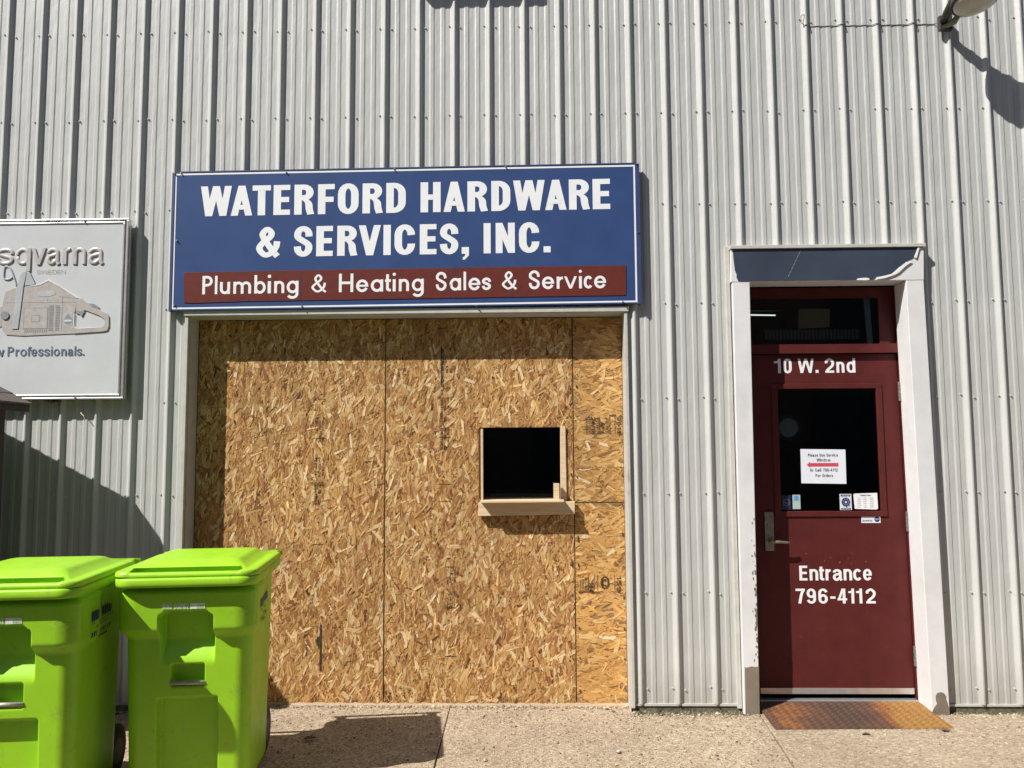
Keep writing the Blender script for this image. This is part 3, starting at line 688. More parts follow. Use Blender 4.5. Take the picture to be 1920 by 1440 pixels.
L3 = [('P', 1.358, 1.427), ('l', 1.439, 1.455), ('u', 1.472, 1.537), ('m', 1.558, 1.673), ('b', 1.693, 1.767), ('i', 1.779, 1.8), ('n', 1.821, 1.886), ('g', 1.901, 1.977), ('&', 2.06, 2.159), ('H', 2.236, 2.328), ('e', 2.346, 2.424), ('ɑ', 2.44, 2.519), ('t', 2.531, 2.568), ('i', 2.58, 2.599), ('n', 2.619, 2.684), ('g', 2.702, 2.778), ('S', 2.855, 2.923), ('ɑ', 2.942, 3.015), ('l', 3.031, 3.047), ('e', 3.062, 3.138), ('s', 3.148, 3.205), ('&', 3.275, 3.372), ('S', 3.445, 3.514), ('e', 3.528, 3.605), ('r', 3.621, 3.665), ('v', 3.668, 3.749), ('i', 3.762, 3.78), ('c', 3.792, 3.85), ('e', 3.857, 3.933)]
def words(L_, cuts, base, cap, P0, s_, b_, par, names, x=.72):
    i = 0
    for n_, nm in zip(cuts, names):
        mb = MB(); spans(mb, L_[i:i+n_], base, cap, P0, s_, b_, x=x); tag(mb.build('lettering', M_SWHITE, par), label='white word '+nm); i += n_
words(L1, (9, 8), 1.510, .197, SP(SY-.0008), .247, .174, sg, ('WATERFORD', 'HARDWARE'))
words(L2, (1, 9, 4), 1.236, .196, SP(SY-.0008), .247, .174, sg, ('&', 'SERVICES,', 'INC.'))
f = lambda u, v: (u, v+1.6+TL*(u-1.15))
rs = MB().prism([f(1.235, 1.135), f(1.237, 1.03), f(1.241, .947), f(1.30, .944), f(1.62, .950), f(2.6, .951), f(4.04, .9515), f(4.057, .955), f(4.060, 1.05), f(4.060, 1.143), f(3.2, 1.1455), f(2.0, 1.1465), f(1.245, 1.1445)], SY-.0035, SY-.0005).build('red_strip', M_RED, sg, bevel=.001)
words(L3, (8, 1, 7, 5, 1, 7), 1.000, .119, SP(SY-.0040), .150, .142, rs, ('Plumbing', '&', 'Heating', 'Sales', '& after Sales', 'Service'), x=.655)
mb = MB()
for (u, v0, v1, w_) in ((1.652, .952, .985, .004), (1.852, .953, .988, .004), (1.985, .955, 1.140, .0022), (2.942, .955, 1.04, .0035), (2.955, 1.09, 1.15, .003), (2.975, 1.10, 1.165, .0025), (3.328, .955, .99, .004)):
    g = SP(SY-.0047); mb.add([g(u, v0, 0), g(u+w_, v0, 0), g(u+w_*.6+.004, v1, 0), g(u+.003, v1, 0)], [(0, 1, 2, 3)])
tag(mb.build('tear', M_BLUED, rs), kind='stuff')
mb = MB()
for u, v in ((1.158, 1.797), (1.20, 1.797), (2.585, 1.797), (4.136, 1.799), (1.185, 1.352), (1.180, .932), (2.0, .915), (3.11, .900), (4.036, .910), (4.14, 1.355), (4.133, .902), (3.30, 1.800), (1.885, 1.79)):
    p = SP(SY)(u, v, 0); mb.tube([p, (p[0], p[1]-.004, p[2])], .006, 8); mb.tube([(p[0], p[1]-.004, p[2]), (p[0], p[1]-.012, p[2])], .0045, 6)
tag(mb.build('screw', M_STEEL, sg), kind='stuff')

# ================================================================== chainsaw sign
cs = thing('chainsaw_sign', (.4, 0, 1.9), 'faded white plastic dealer sign with embossed chainsaw and lettering, cut off at the left edge', 'sign')
CY = -.070; CX0, CX1, CZ0, CZ1 = -1.15, .905, 1.930, 3.082
box('sign_box', M_ALU, cs, CX0, CX1, CY+.02, -.022, CZ0, CZ1, .003)
box('sign_face', M_SGN, cs, CX0+.03, CX1-.035, CY+.004, CY+.0195, CZ0+.03, CZ1-.03)
for a, b, c, d in ((CX0, CX1, CZ1-.012, CZ1), (CX0, CX1, CZ0, CZ0+.012), (CX1-.014, CX1, CZ0+.012, CZ1-.012), (CX0, CX0+.014, CZ0+.012, CZ1-.012)):
    box('outer_frame', M_ALU, cs, a, b, CY-.004, CY+.0195, c, d, .002)
for a, b, c, d in ((CX0+.024, CX1-.026, CZ1-.030, CZ1-.020), (CX0+.024, CX1-.026, CZ0+.020, CZ0+.031), (CX1-.036, CX1-.026, CZ0+.031, CZ1-.030), (CX0+.024, CX0+.034, CZ0+.031, CZ1-.030)):
    box('inner_frame', M_ALU, cs, a, b, CY-.001, CY+.0195, c, d, .0015)
FY = CY+.003
RL = ([('H', -.175, -.062), ('u', -.045, .045), ('s', .062, .170), ('q', .177, .280), ('v', .284, .378), ('a', .381, .470), ('r', .487, .538), ('n', .552, .637), ('a', .650, .750)])
for l_ in RL: mb = MB(); spans(mb, [l_], 2.790, .149, plane(FY), .165, .145, x=.72, relief=.006); mb.build('raised_letter', M_SGNL, cs, smooth=True)
mb = MB(); text(mb, 'SWEDEN', .320, 2.731, .026, .184, .13, .12, plane(FY-.001)); mb.build('lettering', M_PALEP, cs)
mb = MB()
spans(mb, [('w', .070, .135), ('P', .157, .198), ('r', .208, .234), ('o', .238, .280), ('f', .283, .309), ('e', .309, .346), ('s', .352, .386), ('s', .391, .427), ('i', .434, .444), ('o', .451, .491), ('n', .500, .534), ('a', .541, .577), ('l', .584, .594), ('s', .599, .633), ('.', .637, .648)], 2.205, .061, plane(FY-.001), .17, .14, x=.72)
mb.build('lettering', M_NAVY, cs)
def cp(pts): # picture crop coordinates of the sign print to sign metres
    return [( (x-100)*.000867+.178, 2.604+(650-y)*.000842) for x, y in pts]
def relief(name, m, pts, d0, d1, par, sm=False): 
    p = cp(pts)
    a = sum(p[i][0]*p[(i+1) % len(p)][1]-p[(i+1) % len(p)][0]*p[i][1] for i in range(len(p)))
    if a < 0: p = p[::-1]
    return MB().prism(p, FY-d1*.55, FY-d0*.55).build(name, m, par, bevel=.0015)
cst = relief('chainsaw_relief', M_SAWB, [(20, 760), (28, 690), (40, 632), (70, 618), (110, 603), (230, 592), (300, 580), (360, 548), (440, 592), (575, 687), (575, 740), (560, 800), (556, 900), (590, 912), (560, 958), (380, 964), (185, 972), (60, 962), (35, 930), (22, 890)], 0, .006, cs)
cst['label'] = 'raised faded print of a chainsaw body'
# rear handle loop
for poly in ([(572, 700), (605, 688), (640, 718), (700, 745), (740, 775), (800, 808), (815, 830), (818, 905), (808, 935), (780, 944), (560, 958), (560, 918), (760, 912), (782, 895), (784, 850), (740, 822), (640, 782), (612, 792), (572, 780)],):
    relief('rear_handle', M_SAWB, poly, .0, .010, cs)
relief('front_handle', M_SAWG, [(105, 920), (128, 600), (142, 520), (165, 484), (192, 476), (190, 520), (176, 600), (150, 918)], .006, .013, cs)
relief('front_handle', M_SAWG, [(194, 476), (218, 490), (262, 578), (228, 588), (184, 590), (192, 520)], .004, .010, cs)
mb = MB()
for pth in ([(118, 588), (96, 520), (70, 462), (42, 440), (24, 456), (24, 528), (58, 540), (90, 520)],):
    q_ = cp(pth); emit(mb, [('S', cr(q_, 4), False, .011, .011)], lambda u, v, d: (u, FY-.001-d, v), .01, .01, .004)
mb.build('hand_guard', M_SAWG, cs)
relief('trigger', M_SAWD, [(567, 780), (635, 790), (615, 835), (598, 812), (570, 806)], .004, .009, cs)
relief('trigger', M_SAWD, [(660, 728), (700, 732), (738, 758), (738, 772), (690, 758)], .004, .012, cs)
relief('light_edge', M_SAWL, [(225, 590), (300, 576), (360, 544), (440, 588), (585, 684), (580, 692), (440, 600), (360, 556), (303, 584), (228, 597)], .006, .009, cs)
relief('cover_panel', M_SAWD, [(184, 758), (366, 758), (366, 922), (184, 922)], .006, .0068, cs)
relief('cover_panel', M_SAWB, [(190, 764), (360, 764), (360, 916), (190, 916)], .0069, .0082, cs)
relief('badge', M_SAWD, [(242, 815), (308, 815), (308, 868), (242, 868)], .0082, .0087, cs)
relief('badge', M_SAWB, [(247, 820), (303, 820), (303, 863), (247, 863)], .0088, .0094, cs)
for k in range(16):
    yy = 742+k*12.2
    for x0_, x1_ in ((372, 404), (420, 450)):
        MB().prism(cp([(x0_, yy+6), (x1_, yy+6), (x1_, yy), (x0_, yy)]), FY-.0044, FY-.0036).build('vent_slot', M_SAWD, cs)
for k in range(11): relief('vent_slot', M_SAWD, [(192+k*16, 946), (199+k*16, 926), (205+k*16, 926), (198+k*16, 946)], .0062, .0075, cs)
relief('choke_panel', M_SAWG, [(480, 798), (548, 798), (548, 900), (480, 900)], .006, .0070, cs)
relief('choke_panel', M_SAWD, [(482, 850), (514, 805), (546, 850), (540, 875), (514, 890), (488, 875)], .0071, .0078, cs)
relief('choke_panel', M_SAWL, [(488, 852), (542, 852), (542, 866), (488, 866)], .0079, .0086, cs)
relief('cylinder_cover', M_SAWG, [(280, 645), (330, 636), (408, 636), (412, 660), (370, 674), (290, 672)], .006, .0078, cs)
relief('cylinder_cover', M_SAWG, [(330, 684), (355, 684), (355, 720), (330, 720)], .006, .0074, cs)
for seg in ([(40, 716), (575, 716), (575, 720), (40, 720)], [(440, 672), (575, 690), (575, 694), (440, 677)], [(465, 676), (470, 676), (470, 925), (465, 925)]): relief('seam', M_SAWD, seg, .006, .0068, cs)
mb = MB(); mb.tube([(cp([(48, 815)])[0][0], FY-.004, cp([(48, 815)])[0][1]), (cp([(48, 815)])[0][0], FY-.009, cp([(48, 815)])[0][1])], .026, 20); mb.build('bar_knob', M_SAWD, cs)
relief('bar_mount', M_SAWB, [(-60, 760), (20, 745), (22, 900), (-60, 912)], 0, .005, cs)
relief('light_edge', M_SAWL, [(556, 806), (562, 806), (562, 905), (590, 916), (770, 908), (770, 914), (588, 922), (556, 910)], .010, .0112, cs)
mb = MB()
for x, z in ((.617, CZ1-.012), (.605, CZ0+.012), (-.6, CZ1-.012), (-.6, CZ0+.012)): mb.tube([(x, CY-.004, z), (x, CY-.010, z)], .006, 8)
tag(mb.build('screw', M_STEEL, cs), kind='stuff')

k_ = 1.0101; cs.location = (3.457+(.4-3.457)*k_, 0, 1.6+(1.9-1.6)*k_); cs.scale = (k_, k_, k_)
# bird nest straw stuck under the sign
mb = MB(); 
for _ in range(70):
    p = Vector((.415+R.gauss(0, .025), -.052+R.gauss(0, .008), 1.928+R.gauss(0, .005))); d = Vector((R.gauss(0, 1), R.gauss(0, .5), R.gauss(0, .5))).normalized()*R.uniform(.006, .016)
    mb.tube([p-d, p+d], .0012, 4)
tag(mb.build('nest_straw', M_DKWOOD), 'dark tuft of nest straw stuck under the chainsaw sign', 'nest')
# bent strip of straw hanging from the siding rib below
mb = MB(); mb.tube([(.585, -.02, 1.855), (.60, -.045, 1.845), (.622, -.05, 1.828), (.625, -.045, 1.80)], .003, 5)
tag(mb.build('hanging_straw', M_PINE), 'single bent straw on the siding rib under the chainsaw sign', 'straw')

# ================================================================== shingled shelter at the left edge
sh = thing('shingled_shelter', (-.4, -.7, 0), 'brown shingled roof corner of a small shelter at the left edge', 'shelter')
CXs, CZs, SLP = .462, 1.891, .52; RX = -.75; ya, yb = -.35, -1.02
rz = CZs+SLP*(CXs-RX)
for sgn in (1, -1):
    def xx(d): return RX+sgn*d
    span = CXs-RX
    MB().add([(xx(0), ya, rz-.001), (xx(span), ya, CZs-.001), (xx(span), yb, CZs-.001), (xx(0), yb, rz-.001), (xx(0), ya, rz-.05), (xx(span), ya, CZs-.05), (xx(span), yb, CZs-.05), (xx(0), yb, rz-.05)],
             [(0, 1, 2, 3), (7, 6, 5, 4), (0, 4, 5, 1), (1, 5, 6, 2), (2, 6, 7, 3)]).build('roof_deck', M_DKWOOD, sh)
    nrow = 10
    for r_ in range(nrow):
        d1 = span+.012-(r_)*span/nrow; d0 = d1-span/nrow-.012
        yy = ya+.006-(.06 if r_ % 2 else 0); first = True
        y_s = ya+.006
        while y_s > yb-.006:
            y_e = max(y_s-(.14 if not (first and r_ % 2) else .07), yb-.006); first = False
            if y_s-y_e > .012:
                z1_, z0_ = CZs+SLP*(CXs-RX-d1), CZs+SLP*(CXs-RX-max(d0, 0)); jig = R.uniform(-.0015, .002)
                MB().add([(xx(max(d0, 0)), y_s, z0_+.004), (xx(d1), y_s, z1_+.009+jig), (xx(d1), y_e+.005, z1_+.009+jig), (xx(max(d0, 0)), y_e+.005, z0_+.004),
                          (xx(max(d0, 0)), y_s, z0_), (xx(d1), y_s, z1_), (xx(d1), y_e+.005, z1_), (xx(max(d0, 0)), y_e+.005, z0_)],
                         [(0, 1, 2, 3), (0, 4, 5, 1), (1, 5, 6, 2), (2, 6, 7, 3)] if sgn > 0 else [(3, 2, 1, 0), (1, 5, 4, 0), (2, 6, 5, 1), (3, 7, 6, 2)]).build('shingle', M_SHINGLE, sh)
            y_s = y_e
for x in (.255, -1.755-.09):
    for y in (-.47, -.93): box('post', M_DKWOOD, sh, x, x+.085, y, y+.085, 0, CZs-.05+SLP*(CXs-.34))
box('sky_blocking_body', M_DKWOOD, sh, -1.82, .320, -.955, -.440, .02, 1.80)  # solid body added out of view to keep sky light off the wall
for y in (-.43, -.89): box('tie_beam', M_DKWOOD, sh, -1.84, .335, y-.03, y+.03, CZs-.075, CZs-.052)

# ================================================================== entrance door
de = thing('entrance_door', (5.33, 0, 0), 'maroon steel entrance door with glass pane in a white metal surround', 'door')
YF = -.055
MB().quadwall(4.720, 4.813, 4.724, 4.832, .002, 2.640, YF, .112).build('surround_post', M_WHTB, de, bevel=.003)
tag(MB().quadwall(5.836, 5.942, 5.803, 5.912, .002, 2.640, YF, .112).build('surround_post', M_WHT, de, bevel=.003), label='clean white right post of the door surround')
MB().prism([(4.716, 2.643), (5.915, 2.643), (5.924, 2.852), (4.720, 2.852)], YF+.002, .112).build('surround_head', M_WHT, de, bevel=.003)
MB().box(4.7145, 5.930, YF-.012, .0, 2.8525, 2.874).build('drip_cap', M_TRIM, de, bevel=.002)
MB().box(4.690, 4.7155, -.028, .002, .03, 2.874).build('edge_trim', M_TRIM, de, bevel=.002)
film = [(4.762, 2.6455), (5.56, 2.6455), (5.60, 2.650), (5.665, 2.665), (5.72, 2.685), (5.765, 2.728), (5.815, 2.762), (5.858, 2.785), (5.878, 2.82), (5.882, 2.8505), (4.732, 2.8505), (4.734, 2.80), (4.742, 2.715), (4.752, 2.690), (4.750, 2.672)]
MB().prism(film, YF-.0008, YF+.0015).build('dark_film', M_FILM, de)
for pl in ([(5.61, 2.6455), (5.622, 2.662), (5.66, 2.668), (5.715, 2.682), (5.755, 2.716), (5.81, 2.757), (5.842, 2.758), (5.80, 2.728), (5.76, 2.690), (5.73, 2.674), (5.67, 2.655)],
           [(5.495, 2.6450), (5.503, 2.655), (5.55, 2.659), (5.572, 2.656), (5.575, 2.6455), (5.55, 2.6425)],
           [(5.858, 2.785), (5.872, 2.78), (5.893, 2.846), (5.884, 2.848)]):
    MB().prism(pl, YF-.007, YF-.0012).build('torn_film_flap', M_PAPERW, de, bevel=.001)
g = plane(YF-.0016); mb = MB()
for k in range(7): u0 = 5.07+.012*k; mb.add([g(u0, 2.672+.024*k, 0), g(u0+.004, 2.672+.024*k, 0), g(u0+.014, 2.694+.024*k, 0), g(u0+.0125, 2.694+.024*k, 0)], [(0, 1, 2, 3)])
mb.build('scratch', mat('pale_scratch', (.30, .32, .35), .6), de)
tag(MB().prism([(4.728, .004), (4.812, .004), (4.816, .286), (4.79, .284), (4.775, .288), (4.742, .280), (4.731, .284)], YF-.0015, YF+.001).build('bare_patch', M_PATCH, de), label='brown bare patch at the foot of the left post')
tag(MB().prism([(5.838, .004), (5.940, .004), (5.938, .045), (5.928, .085), (5.922, .10), (5.926, .112), (5.912, .132), (5.895, .138), (5.872, .132), (5.862, .115), (5.862, .092), (5.868, .07), (5.852, .05), (5.840, .028)], YF-.0015, YF+.001).build('bare_patch', M_PATCH, de), label='rounded brown patch at the foot of the right post')
# chips along the inner edge of the battered left post
mb = MB()
for _ in range(46):
    z = R.choice([R.gauss(.62, .10), R.gauss(.40, .12), R.gauss(.85, .2)]); x = 4.815-abs(R.gauss(0, .009)); s = R.uniform(.002, .0085)
    pts = [(x+math.cos(a)*s*R.uniform(.5, 1), z+math.sin(a)*s*R.uniform(.8, 2.2)) for a in np.arange(0, 6.2, 1.05)]
    mb.prism(pts, YF-.0012, YF+.001)
for z, w_, h_ in ((.60, .016, .05), (.545, .011, .03), (.73, .007, .035), (.845, .008, .03), (.40, .006, .02), (.655, .008, .025)):
    pts = [(4.822-.0135*(z-.3)/2.3*0, z-h_/2)]+[(4.821-w_*R.uniform(.5, 1.1), z-h_/2+h_*k/6) for k in range(1, 6)]+[(4.821, z+h_/2)]
    mb.prism([(4.815, z-h_/2)]+[(4.815, z+h_/2)]+[(a-.006, c) for a, c in pts[5:0:-1]], YF-.0014, YF+.001)
tag(mb.build('paint_chip', M_PATCH, de), kind='stuff')
# frame
FYD = .112
box('door_frame', M_MAROON, de, 4.80, 4.868, FYD, FYD+.10, .03, 2.640)
MB().quadwall(5.835, 5.87, 5.812, 5.87, .03, 2.640, FYD, FYD+.10).build('door_frame', M_MAROON, de)
box('door_frame', M_MAROON, de, 4.868, 5.812, FYD+.030, FYD+.10, 2.588, 2.640)
box('transom_bar', M_MAROON, de, 4.868, 5.815, FYD, FYD+.10, 2.208, 2.266)
box('transom_stop', M_MAROON, de, 5.712, 5.812, FYD+.036, FYD+.06, 2.266, 2.588)
box('transom_stop', M_MAROON, de, 4.868, 5.712, FYD+.036, FYD+.06, 2.572, 2.588)
box('transom_glass', M_GLASS, de, 4.868, 5.712, FYD+.045, FYD+.049, 2.266, 2.572)
# leaf with window cut out
LY = FYD+.028
lx0, lx1b, lx1t, lz0, lz1 = 4.871, 5.829, 5.808, .105, 2.202
wx0, wx1, wz0, wz1 = 5.040, 5.668, 1.200, 1.980
lf = MB().quadwall(lx0, lx1b, lx0, lx1t, lz0, wz0, LY, LY+.045)
lf = MB()
lf.prism([(lx0, lz0), (lx1b, lz0), (5.820, wz0), (lx0, wz0)], LY, LY+.045)
lf.prism([(lx0, wz1), (5.811, wz1), (lx1t, lz1), (lx0, lz1)], LY, LY+.045)
lf.prism([(lx0, wz0), (wx0, wz0), (wx0, wz1), (lx0, wz1)], LY, LY+.045)
lf.prism([(wx1, wz0), (5.820, wz0), (5.811, wz1), (wx1, wz1)], LY, LY+.045)
leaf = lf.build('door_leaf', M_MAROON, de)
for a, b, c, d in ((5.000, 5.703, 1.980, 2.013), (5.000, 5.708, 1.165, 1.200), (5.000, 5.040, 1.2, 1.98), (5.668, 5.705, 1.2, 1.98)):
    box('window_bead', M_MAROON, leaf, a, b, LY-.009, LY-.0005, c, d, .003)
box('window_glass', M_GLASS, leaf, 5.040, 5.668, LY+.004, LY+.008, 1.200, 1.980)
box('bottom_sweep', M_ALU, leaf, 4.875, 5.826, LY-.006, LY-.0005, .070, .105)
box('threshold', M_ALU, de, 4.816, 5.835, .103, .165, .004, .040, .004)
# lever lock
box('lock_plate', M_BRONZE, leaf, 4.929, 4.985, LY-.018, LY-.0005, .954, 1.197, .004)
hm = MB(); hm.tube([(4.958, LY-.018, 1.014), (4.958, LY-.07, 1.014)], .011, 12)
hm.tube([(4.955, LY-.066, 1.014), (4.99, LY-.069, 1.015), (5.03, LY-.068, 1.012), (5.067, LY-.062, 1.010)], [.012, .010, .0085, .008], 10)
hm.build('lever_handle', M_BRONZE, leaf, smooth=True)
MB().tube([(4.956, LY-.018, 1.112), (4.956, LY-.024, 1.112)], .014, 16).build('key_cylinder', M_BRONZE, leaf)
for z0_, z1_, x in ((1.896, 2.019, 5.806), (1.073, 1.197, 5.817), (.247, .370, 5.826)):
    h = MB(); n_ = 5
    for k in range(n_):
        a = z0_+(z1_-z0_)*k/n_; h.tube([(x, FYD-.004, a+.001), (x, FYD-.004, a+(z1_-z0_)/n_-.001)], .0095, 10)
    h.build('hinge', M_STEEL, de, smooth=False)
# lettering on the leaf
gp = plane(LY-.0008)
mb = MB(); spans(mb, [('1', 5.025, 5.068), ('0', 5.085, 5.138), ('W', 5.177, 5.280), ('.', 5.290, 5.309), ('2', 5.352, 5.409), ('n', 5.424, 5.475), ('d', 5.489, 5.545)], 2.083, .093, gp, .190, .155, x=.75); tag(mb.build('lettering', M_SWHITE, leaf), label='white address lettering 10 W. 2nd')
mb = MB(); spans(mb, [('E', 5.141, 5.191), ('n', 5.205, 5.259), ('t', 5.265, 5.296), ('r', 5.305, 5.342), ('a', 5.35, 5.411), ('n', 5.418, 5.471), ('c', 5.478, 5.533), ('e', 5.54, 5.594)], .766, .092, gp, .190, .155, x=.76); tag(mb.build('lettering', M_SWHITE, leaf), label='white lettering Entrance')
mb = MB(); spans(mb, [('7', 5.114, 5.172), ('9', 5.182, 5.24), ('6', 5.255, 5.314), ('-', 5.33, 5.362), ('4', 5.374, 5.434), ('1', 5.443, 5.479), ('1', 5.491, 5.537-.008), ('2', 5.553, 5.612)], .623, .092, gp, .190, .155); tag(mb.build('lettering', M_SWHITE, leaf), label='white telephone number 796-4112')
mb = MB()
for x, z, s in ((5.395, .872, .012), (5.34, .905, .004), (5.45, .90, .004), (5.30, .885, .004), (5.185, .93, .006), (5.47, .868, .003), (5.56, .88, .004)):
    a = R.uniform(.3, 1.2); mb.add([gp(x, z, 0), gp(x+s*math.cos(a), z+s*math.sin(a), 0), gp(x+s*math.cos(a)-.002, z+s*math.sin(a)+.003, 0), gp(x-.002, z+.003, 0)], [(0, 1, 2, 3)])
mb.build('scratch', mat('pink_scratch', (.42, .20, .18), .6), leaf)
# things seen in the transom and behind the glass
tag(MB().prism([(5.197, 2.377), (5.399, 2.383), (5.407, 2.505), (5.204, 2.507)], .166, .168).build('cardboard_sheet', M_CARD), 'brown cardboard sheet hung inside the transom window', 'cardboard')
lm, lt, lb = _nodes('lit_tube'); lb.inputs['Emission Color'].default_value = (.95, 1, .85, 1); lb.inputs['Emission Strength'].default_value = 1.1
tb = thing('ceiling_tube_light', (5.1, 1.3, 2.73), 'lit fluorescent tube seen through the transom at its left', 'light')
MB().tube([(4.75, 1.30, 2.668), (5.40, 1.30, 2.654)], .0055, 8).build('tube', lm, tb)
MB().box(4.70, 5.45, 1.27, 1.33, 2.69, 2.73).build('fitting', M_ROOM, tb)
gl_ = thing('wall_grille', (5.28, .2, 2.3), 'dim grey vent grille low behind the transom glass', 'vent')
MB().box(4.985, 5.60, .182, .186, 2.305, 2.372).build('backing', mat('dim_grille', (.16, .145, .13), .8), gl_)
for k in range(26): MB().box(4.99+k*.0233, 4.99+k*.0233+.008, .178, .1815, 2.308, 2.369).build('slat', mat('grille_slat', (.34, .31, .28), .8) if k == 0 else bpy.data.materials['grille_slat'], gl_)
mb = MB()
for k in range(5): x = 5.640+k*.007; mb.add([(x-.012+k*.002, .172+.004*(k % 2), 2.575), (x+.002, .178-.004*(k % 2), 2.575), (x+.012, .178-.004*(k % 2), 2.268), (x+.002, .172+.004*(k % 2), 2.268)], [(0, 1, 2, 3)])
tag(mb.build('window_curtain', mat('grey_curtain', (.55, .60, .64), .8)), 'narrow grey curtain strip hanging at the right of the transom', 'curtain')
ck = thing('wall_clock', (5.17, .6, 1.86), 'round grey wall clock dimly seen through the door glass', 'clock')
MB().tube([(5.155, .32, 1.735), (5.155, .30, 1.735)], .088, 28).build('clock_rim', M_ROOM, ck)
MB().tube([(5.155, .2995, 1.735), (5.155, .296, 1.735)], .062, 28).build('clock_face', mat('grey_clock_face', (.66, .68, .67), .6), ck)

# paper notice and stickers
YG = LY+.0035
nb = thing('paper_notice', (5.32, YG, 1.48), 'white paper notice with red arrow taped inside the door glass', 'notice')
MB().prism([(5.175, 1.376), (5.459, 1.371), (5.461, 1.589), (5.176, 1.594)], YG-.0030, YG-.0012).build('sheet', M_PAPER, nb)
g = plane(YG-.0038)
for s_t, zz, xa, wd in (('Please Use Service', 1.545, 5.222, .190), ('Window', 1.514, 5.276, .086), ('Or Call 796-4112', 1.450, 5.232, .174), ('For Orders', 1.415, 5.266, .110)):
    mb = MB(); text(mb, s_t, xa, zz, .0195, wd, .15, .13, g); mb.build('lettering', M_INK, nb)
MB().add([g(5.212, 1.493, 0), g(5.233, 1.474, 0), g(5.233, 1.482, 0), g(5.413, 1.482, 0), g(5.413, 1.504, 0), g(5.233, 1.504, 0), g(5.233, 1.512, 0)], [(0, 1, 2), (0, 2, 5), (0, 5, 6), (2, 3, 4, 5)]).build('arrow', M_REDA, nb)
hc = thing('opening_hours_card', (5.578, YG, 1.26), 'white card of business hours at the lower right corner of the glass', 'card')
MB().prism([(5.506, 1.213), (5.640, 1.208), (5.652, 1.214), (5.650, 1.313), (5.507, 1.309), (5.500, 1.30)], YG-.0030, YG-.0012).build('card', mat('white_card', (.78, .78, .80), .6), hc)
mb = MB(); text(mb, 'Business Hours', 5.545, 1.294, .0095, .066, .16, .14, g)
for r_, dn in enumerate(('Mon', 'Tues', 'Wed', 'Thur', 'Fri', 'Sat')):
    for q, (x, w_) in enumerate(((5.522, .022), (5.560, .020), (5.590, .004), (5.602, .022))):
        tx = (dn, '7:30', '-', '5:30')[q]; text(mb, tx, x, 1.279-r_*.0115, .0055, w_, .15, .14, g)
mb.build('lettering', M_INK, hc)
M_STB = mat('navy_sticker', (.025, .03, .14), .5); M_STW = mat('white_sticker', (.66, .68, .74), .5); M_STC = mat('light_blue_sticker', (.10, .30, .60), .5); M_STG = mat('pale_green_sticker', (.38, .48, .46), .5)
s1 = thing('fire_department_sticker', (5.45, YG, 1.25), 'white and navy badge sticker next to the hours card', 'sticker')
MB().box(5.413, 5.487, YG-.0028, YG-.0012, 1.206, 1.307).build('backing', M_STW, s1)
mb = MB(); mb.box(5.420, 5.480, YG-.0036, YG-.0030, 1.292, 1.303).box(5.420, 5.480, YG-.0036, YG-.0030, 1.209, 1.219)
emit(mb, [('S', el(.5, .5, .40, .40, 0, 360, 24)[:-1], True, .12, .12), ('S', el(.5, .5, .2, .2, 0, 360, 16)[:-1], True, .14, .14)]+[('P', [(.5+.5*math.cos(a-.25), .5+.5*math.sin(a-.25)), (.5+.5*math.cos(a+.25), .5+.5*math.sin(a+.25)), (.5+.25*math.cos(a+.1), .5+.25*math.sin(a+.1)), (.5+.25*math.cos(a-.1), .5+.25*math.sin(a-.1))]) for a in (0, .785, 1.57, 2.356, 3.14, 3.93, 4.71, 5.5)],
     lambda u, v, d: (5.422+u*.056, YG-.0036-d, 1.227+v*.058), .1, .1)
mb.build('badge_print', M_STB, s1)
mb = MB(); text(mb, 'WE CARE', 5.428, 1.2945, .0065, .044, .17, .15, plane(YG-.0042)); text(mb, 'WE SERVE', 5.428, 1.211, .0065, .044, .17, .15, plane(YG-.0042)); mb.build('lettering', M_STW, s1)
s2 = thing('card_payment_sticker', (5.14, YG, 1.25), 'small pale sticker with a blue square at the lower left of the glass', 'sticker')
MB().box(5.115, 5.164, YG-.0028, YG-.0012, 1.213, 1.303).build('backing', M_STG, s2)
MB().box(5.125, 5.153, YG-.0036, YG-.0030, 1.268, 1.297).build('blue_square', M_STC, s2)
s3 = thing('round_emblem_sticker', (5.07, YG, 1.25), 'dark navy sticker with a thin round emblem at the glass corner', 'sticker')
MB().box(5.046, 5.106, YG-.0028, YG-.0012, 1.208, 1.300).build('backing', mat('near_black_navy', (.012, .014, .05), .5), s3)
mb = MB(); emit(mb, [('S', el(.5, .5, .45, .45, 0, 360, 24)[:-1], True, .05, .05)], lambda u, v, d: (5.053+u*.046, YG-.0032-d, 1.232+v*.046), .1, .1); text(mb, 'Bcs', 5.063, 1.249, .012, .026, .14, .12, plane(YG-.0034)); mb.build('emblem', mat('faded_lilac', (.20, .20, .36), .5), s3)
s4 = thing('security_sticker', (5.60, LY, 1.15), 'white and blue security company sticker on the maroon door below the glass', 'sticker')
MB().box(5.543, 5.663, LY-.0026, LY-.0008, 1.124, 1.164).build('backing', M_STW, s4)
mb = MB(); text(mb, 'secured by', 5.550, 1.134, .011, .060, .18, .15, plane(LY-.0032)); mb.add([( 5.641+.017*math.cos(a), LY-.0032, 1.147+.017*math.sin(a)) for a in np.arange(0, 6.28, .35)], [tuple(range(18))]); mb.build('lettering', M_STB, s4)
mb = MB(); text(mb, 'ADT', 5.629, 1.143, .009, .024, .18, .15, plane(LY-.0038)); mb.build('badge_lettering', M_STW, s4)

